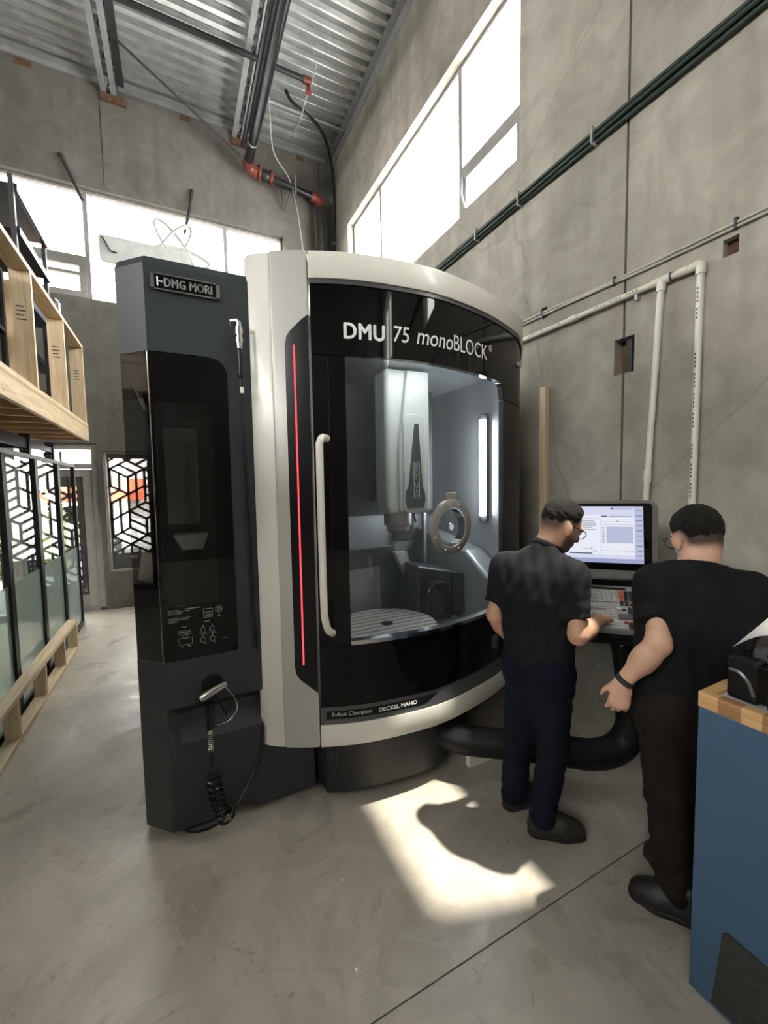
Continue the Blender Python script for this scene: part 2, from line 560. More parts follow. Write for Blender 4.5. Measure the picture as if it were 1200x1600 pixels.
def sweep(bm, path, prof, closed_prof=False):
    """path: plan points (x, y); prof: (inward offset, z). Inward is to the left of the walking direction."""
    P = [Vector((p[0], p[1])) for p in path]
    N = []
    for i in range(len(P)):
        ns = []
        if i > 0:
            d = (P[i] - P[i - 1]).normalized()
            ns.append(Vector((-d.y, d.x)))
        if i < len(P) - 1:
            d = (P[i + 1] - P[i]).normalized()
            ns.append(Vector((-d.y, d.x)))
        n = sum(ns, Vector((0, 0)))
        n.normalize()
        n /= max(0.3, n.dot(ns[0]))
        N.append(n)
    rows = [[bm.verts.new((P[i].x + N[i].x * o, P[i].y + N[i].y * o, z)) for (o, z) in prof] for i in range(len(P))]
    m = len(prof)
    for i in range(len(P) - 1):
        for k in range(m if closed_prof else m - 1):
            k2 = (k + 1) % m
            bm.faces.new((rows[i][k], rows[i + 1][k], rows[i + 1][k2], rows[i][k2]))
    if closed_prof:
        bm.faces.new(rows[0])
        bm.faces.new(rows[-1][::-1])

def finish(bm, bevel=0.0, seg=2, angle=0.6):
    bmesh.ops.recalc_face_normals(bm, faces=bm.faces[:])
    if bevel > 0:
        es = [e for e in bm.edges if len(e.link_faces) == 2 and e.calc_face_angle(0) > angle]
        bmesh.ops.bevel(bm, geom=es, offset=bevel, segments=seg, profile=0.5, affect='EDGES', clamp_overlap=True)

def obj(name, bm, mat, parent=None, smooth=False, bevel=0.0, seg=2):
    finish(bm, bevel, seg)
    me = bpy.data.meshes.new(name)
    bm.to_mesh(me)
    bm.free()
    if isinstance(mat, str):
        mat = M[mat]
    me.materials.append(mat)
    if smooth:
        for p in me.polygons:
            p.use_smooth = True
        me.set_sharp_from_angle(angle=math.radians(40))
    o = bpy.data.objects.new(name, me)
    COL.objects.link(o)
    if parent is not None:
        attach(o, parent)
    return o

def world_of(o):
    if o is None:
        return Matrix.Identity(4)
    base = Matrix.Translation(o.location)
    if o.parent is None:
        return base
    return world_of(o.parent) @ o.matrix_parent_inverse @ base

def attach(o, parent):
    o.parent = parent
    o.matrix_parent_inverse = world_of(parent).inverted()

def B():
    return bmesh.new()

def bx(name, mat, parent, *dims, bevel=0.0):
    bm = B()
    box(bm, *dims)
    return obj(name, bm, mat, parent, bevel=bevel)

def tb(name, mat, parent, pts, r, n=10, smooth=True):
    bm = B()
    tube(bm, pts, r, n)
    return obj(name, bm, mat, parent, smooth=smooth)

def thing(name, loc, label, cat, group=None, kind=None):
    o = bpy.data.objects.new(name, None)
    o.empty_display_size = 0.1
    COL.objects.link(o)
    o.location = loc
    return tag(o, label, cat, group, kind)

def tag(o, label=None, cat=None, group=None, kind=None):
    if label:
        o['label'] = label
    if cat:
        o['category'] = cat
    if group:
        o['group'] = group
    if kind:
        o['kind'] = kind
    return o

def struct(o, label):
    o['kind'] = 'structure'
    o['label'] = label
    return o

def copy_shift(o, d, parent):
    c = o.copy()
    COL.objects.link(c)
    c.parent = parent
    c.location = Vector(o.location) + Vector(d)
    return c

def text_bm(body, size, bold=0.0, shear=0.0, space=1.0, align='LEFT'):
    """flat text outline as a bmesh in the x,y plane"""
    cu = bpy.data.curves.new('tmp_text', 'FONT')
    cu.body = body
    cu.size = size
    cu.offset = bold
    cu.shear = shear
    cu.space_character = space
    cu.align_x = align
    cu.resolution_u = 4
    to = bpy.data.objects.new('tmp_text', cu)
    COL.objects.link(to)
    dg = bpy.context.evaluated_depsgraph_get()
    me = bpy.data.meshes.new_from_object(to.evaluated_get(dg))
    bm = B()
    bm.from_mesh(me)
    bpy.data.objects.remove(to, do_unlink=True)
    bpy.data.curves.remove(cu)
    bpy.data.meshes.remove(me)
    return bm

def fit_text(body, width, height, bold=0.0, shear=0.0, space=1.0):
    """text scaled into width x height with its lower left corner at the origin; bold widens the strokes"""
    bm = text_bm(body, 1.0, 0.0, shear, space)
    if bold:
        src = bm.verts[:] + bm.edges[:] + bm.faces[:]
        for dx, dy in ((bold, 0), (2 * bold, 0), (bold, bold * 0.6), (bold, -bold * 0.6)):
            r = bmesh.ops.duplicate(bm, geom=src)
            for g in r['geom']:
                if isinstance(g, bmesh.types.BMVert):
                    g.co.x += dx
                    g.co.y += dy
                    g.co.z += 0.0
    xs = [v.co.x for v in bm.verts]
    ys = [v.co.y for v in bm.verts]
    x0, x1, y0, y1 = min(xs), max(xs), min(ys), max(ys)
    for v in bm.verts:
        v.co.x = (v.co.x - x0) / (x1 - x0) * width
        v.co.y = (v.co.y - y0) / (y1 - y0) * height
    return bm

def place_flat(bm, o, ax, ay, thick=0.0):
    """map the x,y plane of bm to origin o with axes ax, ay"""
    o, ax, ay = Vector(o), Vector(ax), Vector(ay)
    if thick:
        az = ax.cross(ay)
        r = bmesh.ops.extrude_face_region(bm, geom=bm.faces[:])
        for g in r['geom']:
            if isinstance(g, bmesh.types.BMVert):
                g.co.z += thick
    az = ax.cross(ay)
    for v in bm.verts:
        c = v.co.copy()
        v.co = o + ax * c.x + ay * c.y + az * c.z
    return bm

# ================================================================== the room
XR, YB, XL, YF, ZC = 2.643, 7.07, -6.0, -6.5, 7.37
WT = 0.22

def wall_cells(us, zs, openings):
    """rectangles of the wall left over between openings (u0,u1,z0,z1)"""
    us = sorted(set(us + [u for o in openings for u in o[:2] if us[0] < u < us[1]]))
    out = []
    for a, b in zip(us[:-1], us[1:]):
        m = (a + b) / 2
        cuts = sorted([(o[2], o[3]) for o in openings if o[0] <= m <= o[1]])
        z = zs[0]
        for lo, hi in cuts:
            if lo > z:
                out.append((a, b, z, lo))
            z = max(z, hi)
        if z < zs[1]:
            out.append((a, b, z, zs[1]))
    return out

def wall_panel(axis, plane, outward, u0, u1, z0, z1, openings):
    bm = B()
    lo, hi = sorted((plane, plane + outward * WT))
    for a, b, c, d in wall_cells([u0, u1], [z0, z1], openings):
        if axis == 'x':
            box(bm, lo, hi, a, b, c, d)
        else:
            box(bm, a, b, lo, hi, c, d)
    bmesh.ops.remove_doubles(bm, verts=bm.verts[:], dist=1e-5)
    return bm

# floor: cast slabs with sawn joints between them
floor = struct(bx('floor', 'joint', None, XL - 0.3, XR + 0.3, YF - 0.3, YB + 0.3, -0.2, -0.006), 'grey concrete floor slab')
for (ya, yb) in ((YF - 0.3, -3.5), (-3.5, 1.118), (1.124, YB + 0.3)):
    for (xa, xb) in ((XL - 0.3, -1.90), (-1.894, XR + 0.3)):
        bx('slab', 'floor', floor, xa, xb, ya, yb, -0.19, 0.0)

# right wall: two tilt-up panels with an open joint, window openings and cast-in pockets
JY = 1.735
right_open_a = [(2.66, 6.39, 4.40, 5.95), (JY, 1.80, 2.45, 2.68), (2.36, 2.42, 3.04, 3.12)]
right_open_b = [(0.58, 1.45, 4.45, 6.85), (-0.50, 0.28, 3.60, 5.40), (-6.2, -4.2, 4.40, 5.95),
                (1.665, JY, 2.45, 2.68), (1.13, 1.20, 2.92, 3.01)]
wall_right = bpy.data.objects.new('wall_right', None)
COL.objects.link(wall_right)
wall_right.location = (XR, 0, 0)
struct(wall_right, 'grey concrete wall behind the console')
obj('panel', wall_panel('x', XR, 1, JY + 0.008, YB + WT, 0, ZC + 0.3, right_open_a), 'wall', wall_right)
obj('panel', wall_panel('x', XR, 1, YF - 0.3, JY - 0.008, 0, ZC + 0.3, right_open_b), 'wall', wall_right)
bx('joint_backing', 'joint', wall_right, XR + 0.12, XR + 0.2, JY - 0.03, JY + 0.03, 0, ZC + 0.2)
bx('pocket_lining', 'rust', wall_right, XR + 0.09, XR + 0.13, 1.64, 1.82, 2.43, 2.70)
bx('lifting_bar', 'steel_dark', wall_right, XR + 0.03, XR + 0.06, 1.70, 1.735, 2.46, 2.67)
bx('pocket_lining', 'rust', wall_right, XR + 0.05, XR + 0.1, 2.34, 2.44, 3.02, 3.14)
bx('pocket_lining', 'rust', wall_right, XR + 0.05, XR + 0.1, 1.11, 1.22, 2.90, 3.03)

# back wall
back_open = [(-4.2, 1.768, 4.40, 5.90), (-4.2, -1.0, 0.0, 2.40), (-0.93, -0.22, 0.54, 2.30)]
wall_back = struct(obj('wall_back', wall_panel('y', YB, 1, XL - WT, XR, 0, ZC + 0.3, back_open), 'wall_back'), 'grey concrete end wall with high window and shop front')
# joist pockets, form seams on the back wall face
for (xa, xb) in ((-1.62, -1.44), (0.28, 0.42), (2.02, 2.14)):
    bx('pocket', 'rust', wall_back, xa, xb, YB - 0.004, YB + 0.01, 7.20, 7.28)
for xs in (-0.72, 2.40):
    bx('form_seam', 'joint', wall_back, xs - 0.006, xs + 0.006, YB - 0.003, YB + 0.01, 5.95, 7.25)

# the two walls behind the camera, the side one with an opening added for fill
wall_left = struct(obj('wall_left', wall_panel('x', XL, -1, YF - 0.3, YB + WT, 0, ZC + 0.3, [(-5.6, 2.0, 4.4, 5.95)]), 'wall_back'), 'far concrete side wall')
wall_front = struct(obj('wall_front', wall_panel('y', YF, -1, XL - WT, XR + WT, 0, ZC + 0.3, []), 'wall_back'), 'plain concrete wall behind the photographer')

# ceiling: trapezoidal deck sheets, ribs running across the room
ceiling = struct(bx('ceiling', 'steel_dark', None, XL - 0.3, XR + 0.3, YF - 0.3, YB + 0.3, ZC + 0.16, ZC + 0.22), 'underside of the corrugated steel roof')
PITCH = 0.152
def deck_mesh():
    bm = B()
    prof = []
    for k in range(4):
        y = k * PITCH
        prof += [(y, 0.0), (y + 0.062, 0.0), (y + 0.074, 0.062), (y + 0.140, 0.062)]
    prof.append((4 * PITCH, 0.0))
    a = [bm.verts.new((XL - 0.3, p[0], p[1])) for p in prof]
    b = [bm.verts.new((XR + 0.3, p[0], p[1])) for p in prof]
    c = [bm.verts.new((XL - 0.3, p[0], p[1] + 0.004)) for p in prof]
    d = [bm.verts.new((XR + 0.3, p[0], p[1] + 0.004)) for p in prof]
    for i in range(len(prof) - 1):
        bm.faces.new((a[i], a[i + 1], b[i + 1], b[i]))
        bm.faces.new((c[i], d[i], d[i + 1], c[i + 1]))
    return bm
deck0 = None
y = YB + 0.25
k = 0
while y > YF - 0.2:
    y -= 4 * PITCH
    if deck0 is None:
        deck0 = obj('deck_sheet', deck_mesh(), 'deck', ceiling)
        deck0.location = (0, y, ZC)
    else:
        c = deck0.copy()
        COL.objects.link(c)
        c.location = (0, y, ZC + (0.002 if k % 2 else 0))
    k += 1

# perimeter angles under the deck
def angle_trim(name, pts, label):
    o = None
    for dims in pts:
        bm = B()
        box(bm, *dims)
        o2 = obj(name if o is None else 'angle_leg', bm, 'steel_grey', o)
        if o is None:
            o = struct(o2, label)
    return o
angle_trim('trim_1', [(XR - 0.012, XR, -2.0, YB, ZC - 0.16, ZC), (XR - 0.10, XR - 0.012, -2.0, YB, ZC - 0.012, ZC - 0.002)], 'grey steel ledger angle along the right wall top')
angle_trim('trim_2', [(XL, XR - 0.11, YB - 0.012, YB, ZC - 0.075, ZC), (XL, XR - 0.11, YB - 0.10, YB - 0.012, ZC - 0.012, ZC - 0.002)], 'grey steel ledger angle along the end wall top')

# ------------------------------------------------------------------ windows
def frame_bars(parent, axis, plane, bars, mat, depth=0.07):
    """bars: (name, u0,u1,z0,z1)"""
    out = []
    for nm, a, b, c, d in bars:
        bm = B()
        if axis == 'x':
            box(bm, plane, plane + depth, a, b, c, d)
        else:
            box(bm, a, b, plane, plane + depth, c, d)
        out.append(obj(nm, bm, mat, parent, bevel=0.004))
    return out

def pane(parent, axis, plane, a, b, c, d, mat='pane', name='pane', t=0.006):
    bm = B()
    if axis == 'x':
        box(bm, plane, plane + t, a, b, c, d)
    else:
        box(bm, a, b, plane, plane + t, c, d)
    # a thin sheet: keep one face so light crosses a single surface
    keep = [f for f in bm.faces if (abs(f.calc_center_median().x - plane) < 1e-4 if axis == 'x' else abs(f.calc_center_median().y - plane) < 1e-4)]
    bmesh.ops.delete(bm, geom=[f for f in bm.faces if f not in keep], context='FACES')
    return obj(name, bm, mat, parent)

def window(name, axis, plane, u0, u1, z0, z1, mulls, label, sash=None, mat='alu_white'):
    w = bpy.data.objects.new(name, None)
    COL.objects.link(w)
    w.location = (plane, (u0 + u1) / 2, z0) if axis == 'x' else ((u0 + u1) / 2, plane, z0)
    struct(w, label)
    t = 0.035
    bars = [('window_frame', u0, u1, z0, z0 + t), ('window_frame', u0, u1, z1 - t, z1), ('window_frame', u0, u0 + t, z0 + t, z1 - t), ('window_frame', u1 - t, u1, z0 + t, z1 - t)]
    bars += [('mullion', m - 0.028, m + 0.028, z0 + t, z1 - t) for m in mulls]
    edges = [u0 + t - 0.022] + list(mulls) + [u1 - t + 0.022]
    for a, b in zip(edges[:-1], edges[1:]):
        a, b = a + 0.022, b - 0.022
        if sash and abs(sash[0] - (a + b) / 2) < 0.5 * (b - a):
            zs = sash[1]
            bars.append(('transom_bar', a, b, zs - 0.03, zs + 0.03))
            pane(w, axis, plane + 0.03, a, b, zs + 0.03, z1 - t)
            s = 0.085
            fr = [('sash', a, b, z0 + t, z0 + t + s), ('sash', a, b, zs - 0.03 - s, zs - 0.03), ('sash', a, a + s, z0 + t + s, zs - 0.03 - s), ('sash', b - s, b, z0 + t + s, zs - 0.03 - s)]
            for q in sash[2:]:
                fr.append(('sash', a + s, b - s, q - 0.02, q + 0.02))
            frame_bars(w, axis, plane - 0.015, fr, mat, 0.06)
            pane(w, axis, plane + 0.01, a + s, b - s, z0 + t + s, zs - 0.03 - s)
        else:
            pane(w, axis, plane + 0.03, a, b, z0 + t, z1 - t)
    frame_bars(w, axis, plane, bars, mat)
    return w

window('window_1', 'x', XR + 0.10, 2.66, 6.39, 4.40, 5.95, [3.58, 5.405], 'high strip window in the right wall', (3.1, 4.93))
window('window_2', 'y', YB + 0.10, -4.2, 1.768, 4.40, 5.90, [-2.60, -0.977, 0.858], 'high strip window in the end wall', (-1.8, 4.98, 4.76))
window('window_3', 'x', XR + 0.10, 0.58, 1.45, 4.45, 6.85, [], 'high window above the console, out of the picture')
window('window_4', 'x', XR + 0.10, -0.50, 0.28, 3.60, 5.40, [], 'high window above the blue cabinet, out of the picture')  # unseen window, placed and sized so sun reaches the cabinet top
window('fill_window_5', 'x', XR + 0.10, -6.2, -4.2, 4.40, 5.95, [-5.2], 'added high strip window for fill light behind the photographer')  # unseen opening, added for warm bounce light
window('fill_window_6', 'x', XL - 0.17, -5.6, 2.0, 4.4, 5.95, [-3.7, -1.8, 0.1], 'added high strip window for fill light in the far side wall')  # unseen opening, added and widened to brighten the right wall
# casement stay of the hinged sash
tb('casement_stay', 'alu', bpy.data.objects['window_1'], [(XR + 0.07, 3.46, 4.50), (XR + 0.05, 3.50, 4.66), (XR + 0.08, 3.52, 4.84)], 0.012, 6)

# cube pattern vinyl film: hexagons cut into rhombi with one stripe each
def clip_seg(p, q, r):
    (x0, x1, z0, z1) = r
    t0, t1 = 0.0, 1.0
    dx, dz = q[0] - p[0], q[1] - p[1]
    for a, b in ((-dx, p[0] - x0), (dx, x1 - p[0]), (-dz, p[1] - z0), (dz, z1 - p[1])):
        if abs(a) < 1e-9:
            if b < 0:
                return None
            continue
        t = b / a
        if a < 0:
            t0 = max(t0, t)
        else:
            t1 = min(t1, t)
    if t0 >= t1:
        return None
    return ((p[0] + dx * t0, p[1] + dz * t0), (p[0] + dx * t1, p[1] + dz * t1))

def hex_film(parent, y, rect, side=0.27, th=0.028, seed=1, solid=()):
    rnd = random.Random(seed)
    bm = B()
    x0, x1, z0, z1 = rect
    segs = set()
    def add(p, q):
        a = (round(p[0], 3), round(p[1], 3))
        b = (round(q[0], 3), round(q[1], 3))
        segs.add((min(a, b), max(a, b)))
    H = side * math.sqrt(3)
    rows = int((z1 - z0) / (1.5 * side)) + 3
    cols = int((x1 - x0) / H) + 3
    for r in range(-1, rows):
        for c in range(-1, cols):
            cx = x0 + c * H + (H / 2 if r % 2 else 0)
            cz = z0 + r * 1.5 * side
            V = [(cx + side * math.sin(math.radians(60 * i)), cz + side * math.cos(math.radians(60 * i))) for i in range(6)]
            O = (cx, cz)
            flip = rnd.random() < 0.5
            for i in range(6):
                add(V[i], V[(i + 1) % 6])
            for i in ((1, 3, 5) if flip else (0, 2, 4)):
                add(O, V[i])
                j = (i + 1) % 6
                kx = (i + 2) % 6
                # rhombus O, V[i], V[j], V[k]
                lerp = lambda a, b, t: (a[0] + (b[0] - a[0]) * t, a[1] + (b[1] - a[1]) * t)
                if rnd.random() < 0.5:
                    add(lerp(O, V[i], 0.5), lerp(V[kx], V[j], 0.5))
                else:
                    add(lerp(O, V[kx], 0.5), lerp(V[i], V[j], 0.5))
    for p, q in segs:
        s = clip_seg(p, q, rect)
        if not s:
            continue
        a, b = Vector((s[0][0], y, s[0][1])), Vector((s[1][0], y, s[1][1]))
        d = b - a
        if d.length < 0.01:
            continue
        d.normalize()
        n = Vector((-d.z, 0, d.x))
        obox(bm, (a + b) / 2, d, Vector((0, 1, 0)), n, (b - a).length + th * 0.6, 0.002, th)
    for (a, b, c, d) in solid:
        box(bm, a, b, y - 0.001, y + 0.001, c, d)
    return obj('patterned_film', bm, 'film_dark', parent)

# shop front left of the door, door with transom, side window
def named_struct(name, loc, label):
    w = bpy.data.objects.new(name, None)
    COL.objects.link(w)
    w.location = loc
    return struct(w, label)

PY = YB + 0.05
w8 = named_struct('window_7', (-3.0, PY, 0), 'shop front glazing with dark cube pattern film')
frame_bars(w8, 'y', PY, [('window_frame', -4.2, -1.98, 0, 0.08), ('window_frame', -4.2, -1.98, 2.32, 2.40), ('window_frame', -4.2, -4.13, 0.08, 2.32), ('mullion', -3.1, -3.04, 0.08, 2.32), ('window_frame', -2.06, -1.98, 0.08, 2.32)], 'alu', 0.1)
for a, b in ((-4.13, -3.1), (-3.04, -2.06)):
    pane(w8, 'y', PY + 0.05, a, b, 0.08, 2.32)
hex_film(w8, PY + 0.045, (-4.13, -2.06, 0.42, 2.32), 0.27, 0.03, 3)

d1 = named_struct('door_1', (-1.5, PY, 0), 'aluminium glass entrance door with pattern film')
frame_bars(d1, 'y', PY, [('door_frame', -1.08, -1.0, 0, 2.40), ('door_frame', -1.98, -1.92, 0, 2.40), ('door_frame', -1.92, -1.08, 2.32, 2.40), ('transom_bar', -1.92, -1.08, 2.05, 2.12)], 'alu', 0.12)
frame_bars(d1, 'y', PY + 0.03, [('stile', -1.20, -1.085, 0.02, 2.04), ('stile', -1.915, -1.80, 0.02, 2.04), ('rail', -1.80, -1.20, 0.02, 0.24), ('rail', -1.80, -1.20, 1.94, 2.04)], 'alu', 0.05)
bx('threshold', 'alu', d1, -1.98, -1.0, PY, PY + 0.16, 0.0, 0.03)
pane(d1, 'y', PY + 0.055, -1.80, -1.20, 0.24, 1.94)
pane(d1, 'y', PY + 0.055, -1.92, -1.08, 2.12, 2.32)
hex_film(d1, PY + 0.05, (-1.80, -1.28, 0.42, 1.80), 0.25, 0.04, 5, ((-1.80, -1.20, 0.24, 0.42), (-1.28, -1.20, 0.42, 1.94), (-1.80, -1.28, 1.80, 1.94)))
bm = fit_text('ND', 0.24, 0.10, 0.04)
place_flat(bm, (-1.23, PY + 0.046, 0.28), (-1, 0, 0), (0, 0, 1))
obj('lettering', bm, 'lettering', d1)
bm = fit_text('12', 0.22, 0.16)
place_flat(bm, (-1.42, PY + 0.046, 2.13), (-1, 0, 0), (0, 0, 1))
obj('street_number', bm, 'film_dark', d1)
bx('door_handle', 'chrome', d1, -1.79, -1.74, PY - 0.03, PY + 0.03, 0.95, 1.15)

w9 = named_struct('window_8', (-0.6, PY, 0.54), 'side window beside the entrance door with dark cube pattern film')
frame_bars(w9, 'y', PY, [('window_frame', -0.93, -0.22, 0.54, 0.57), ('window_frame', -0.93, -0.22, 2.27, 2.30), ('window_frame', -0.93, -0.90, 0.57, 2.27), ('window_frame', -0.25, -0.22, 0.57, 2.27)], 'alu', 0.1)
pane(w9, 'y', PY + 0.05, -0.90, -0.25, 0.57, 2.27)
hex_film(w9, PY + 0.045, (-0.87, -0.28, 0.80, 2.20), 0.25, 0.035, 11, ((-0.90, -0.25, 0.57, 0.80), (-0.90, -0.25, 2.20, 2.27), (-0.90, -0.87, 0.80, 2.20), (-0.28, -0.25, 0.80, 2.20)))
bm = B()
box(bm, -0.66, -0.58, PY + 0.04, PY + 0.043, 0.71, 0.76)
obj('window_sticker', bm, 'lettering', w9)

# ------------------------------------------------------------------ outside the shop front
ground = struct(bx('ground', 'asphalt', None, -30, 20, YB + WT + 0.1, 34, -0.3, -0.06), 'grey street outside the shop front')
hedge = thing('hedge', (-4.0, 11.2, -0.06), 'clipped green hedge seen through the shop front glass', 'hedge')
rnd = random.Random(4)
bm = B()
for i in range(5200):
    p = Vector((rnd.uniform(-7.5, -2.2), rnd.choice((rnd.uniform(10.75, 10.95), rnd.uniform(10.8, 11.6))), rnd.uniform(-0.05, 1.45)))
    a = Vector((rnd.gauss(0, 1), rnd.gauss(0, 1), rnd.gauss(0, 1))).normalized()
    b_ = a.orthogonal().normalized()
    s = rnd.uniform(0.03, 0.06)
    bm.faces.new([bm.verts.new(p + a * s * i_ + b_ * s * 0.6 * j_) for i_, j_ in ((-1, 0), (0, -1), (1, 0), (0, 1))])
lf = obj('foliage', bm, 'leaf', hedge)
lf['kind'] = 'stuff'
bx('trunk_core', 'leaf', hedge, -7.4, -2.3, 10.95, 11.5, -0.06, 1.3)

bld = thing('building', (-2, 19, -0.06), 'pale building across the street with red-orange awning', 'building')
bx('facade_wall', 'facade', bld, -14, 10, 19, 22, -0.06, 7)
bm = B()
prism(bm, [(18.95, 2.15), (17.9, 1.65), (17.9, 1.35), (18.95, 1.35)], -5.6, -1.2, 'X')
obj('awning', bm, 'awning', bld)

car = thing('car', (-3.0, 13.6, -0.06), 'white car parked in the street beyond the entrance door', 'car')
bm = B()
prism(bm, [(-5.2, 0.25), (-5.2, 0.75), (-4.4, 0.88), (-3.8, 1.38), (-2.2, 1.40), (-1.5, 0.92), (-1.0, 0.80), (-0.95, 0.25)], 13.0, 14.7, 'Y')
obj('body', bm, 'car_white', car, bevel=0.06, seg=3)
bm = B()
prism(bm, [(-4.25, 0.92), (-3.75, 1.32), (-2.25, 1.34), (-1.65, 0.94)], 12.985, 12.995, 'Y')
obj('side_window', bm, 'gloss_black', car)
for cx in (-4.45, -1.72):
    bm = B()
    lathe(bm, [(0.20, 0), (0.31, 0.0), (0.33, 0.03), (0.33, 0.2), (0.20, 0.2)], (cx, 12.93, 0.27), (0, 1, 0), 28)
    wh = obj('wheel', bm, 'cable_black', car)
    bm = B()
    for q in range(10):
        a = q * math.pi / 5
        obox(bm, (cx + 0.11 * math.cos(a), 12.925, 0.27 + 0.11 * math.sin(a)), (math.cos(a), 0, math.sin(a)), (0, 1, 0), (-math.sin(a), 0, math.cos(a)), 0.2, 0.015, 0.028)
    obj('spokes', bm, 'alu', wh)

# daylight sampling portals in the openings (they emit nothing themselves)
def portal(c, sx, sy, direction):
    l = bpy.data.lights.new('daylight_portal', 'AREA')
    l.shape = 'RECTANGLE'
    l.size, l.size_y = sx, sy
    l.cycles.is_portal = True
    o = bpy.data.objects.new('daylight_portal', l)
    COL.objects.link(o)
    o.location = c
    o.rotation_euler = Vector(direction).to_track_quat('-Z', 'Z').to_euler()
portal((XR + 0.2, 4.52, 5.175), 3.7, 1.55, (-1, 0, 0))
portal((XR + 0.2, 1.015, 5.65), 0.87, 2.4, (-1, 0, 0))
portal((XR + 0.2, -0.11, 4.5), 0.78, 1.8, (-1, 0, 0))
portal((XR + 0.2, -5.2, 5.175), 2.0, 1.55, (-1, 0, 0))
portal((-1.2, YB + 0.2, 5.15), 6.0, 1.5, (0, -1, 0))
portal((-2.6, YB + 0.2, 1.2), 3.2, 2.4, (0, -1, 0))
portal((-0.58, YB + 0.2, 1.42), 0.7, 1.76, (0, -1, 0))
portal((XL - 0.2, -1.8, 5.175), 7.6, 1.55, (1, 0, 0))

# ================================================================== the milling machine
MC = thing('milling_machine', (1.05, 3.0, 0), 'tall white, slate and black enclosed milling machine with curved glass door', 'machine')

# plan of the curved front, left to right
_ctrl = [(0.345, 2.30), (0.357, 2.205), (0.45, 2.125), (0.61, 2.04), (0.81, 1.965), (1.03, 1.925), (1.27, 1.91), (1.47, 1.935), (1.73, 2.0),
         (1.98, 2.095), (2.2, 2.205), (2.295, 2.275), (2.345, 2.37), (2.36, 2.5), (2.36, 3.0), (2.36, 4.3)]
_cp = [Vector((p.x, p.y)) for p in curve_pts([(a, b, 0) for a, b in _ctrl], 24)]
_cs = [0.0]
for a, b in zip(_cp[:-1], _cp[1:]):
    _cs.append(_cs[-1] + (b - a).length)
_cs = np.array(_cs)
_cx = np.array([p.x for p in _cp])
_cy = np.array([p.y for p in _cp])

def S(x):
    """arc length at plan position x on the front"""
    i = np.searchsorted(_cx[:300], x)
    i = max(1, min(i, len(_cx) - 1))
    t = (x - _cx[i - 1]) / max(1e-9, _cx[i] - _cx[i - 1])
    return float(_cs[i - 1] + t * (_cs[i] - _cs[i - 1]))

def F(s, n=0.0):
    """point on the front, n metres proud of it"""
    x = np.interp(s, _cs, _cx)
    y = np.interp(s, _cs, _cy)
    d = 0.012
    tx = np.interp(s + d, _cs, _cx) - np.interp(s - d, _cs, _cx)
    ty = np.interp(s + d, _cs, _cy) - np.interp(s - d, _cs, _cy)
    l = math.hypot(tx, ty) or 1
    return float(x + ty / l * n), float(y - tx / l * n)

def curved(name, outline, n0, n1, mat, parent=MC, step=0.035, smooth=True, bevel=0.0):
    """solid panel following the front; outline in (s, z)"""
    bm = B()
    bm.faces.new([bm.verts.new((s, z, 0)) for s, z in outline])
    smin = min(p[0] for p in outline)
    smax = max(p[0] for p in outline)
    k = math.floor(smin / step) + 1
    while k * step < smax - 1e-4:
        bmesh.ops.bisect_plane(bm, geom=bm.verts[:] + bm.edges[:] + bm.faces[:], plane_co=(k * step, 0, 0), plane_no=(1, 0, 0), dist=1e-6)
        k += 1
    r = bmesh.ops.extrude_face_region(bm, geom=bm.faces[:])
    for g in r['geom']:
        if isinstance(g, bmesh.types.BMVert):
            g.co.z = 1.0
    for v in bm.verts:
        n = n0 if v.co.z < 0.5 else n1
        x, y = F(v.co.x, n)
        v.co = Vector((x, y, v.co.y))
    return obj(name, bm, mat, parent, smooth=smooth, bevel=bevel)

def curved_text(name, body, x0, x1, z0, z1, n, mat, bold=0.0, shear=0.0, parent=MC, space=1.0):
    s0, s1 = S(x0), S(x1)
    bm = fit_text(body, s1 - s0, z1 - z0, bold, shear, space)
    for v in bm.verts:
        x, y = F(s0 + v.co.x, n)
        v.co = Vector((x, y, z0 + v.co.y))
    return obj(name, bm, mat, parent)

def sheet(name, outline, n, mat, parent=MC, step=0.035):
    """single curved sheet (glass)"""
    bm = B()
    bm.faces.new([bm.verts.new((s, z, 0)) for s, z in outline])
    smin = min(p[0] for p in outline)
    smax = max(p[0] for p in outline)
    k = math.floor(smin / step) + 1
    while k * step < smax - 1e-4:
        bmesh.ops.bisect_plane(bm, geom=bm.verts[:] + bm.edges[:] + bm.faces[:], plane_co=(k * step, 0, 0), plane_no=(1, 0, 0), dist=1e-6)
        k += 1
    for v in bm.verts:
        x, y = F(v.co.x, n)
        v.co = Vector((x, y, v.co.y))
    return obj(name, bm, mat, parent, smooth=True)

# --- tool magazine cabinet on the left ------------------------------------------------
LPATH = [(-0.216, 4.29), (-0.216, 2.32), (-0.095, 2.20), (0.40, 2.20)]
bm = B()
sweep(bm, LPATH, [(0.10, 2.82), (0.035, 2.82), (0.012, 2.808), (0.0, 2.775), (0.0, 2.385), (0.03, 2.385)])
obj('upper_cover', bm, 'slate', MC, smooth=False)
bm = B()
prism(bm, [(-0.14, 3.4), (-0.14, 2.38), (-0.04, 2.28), (0.40, 2.28), (0.40, 3.4)], 2.80, 2.815)
obj('cabinet_roof', bm, 'slate', MC)
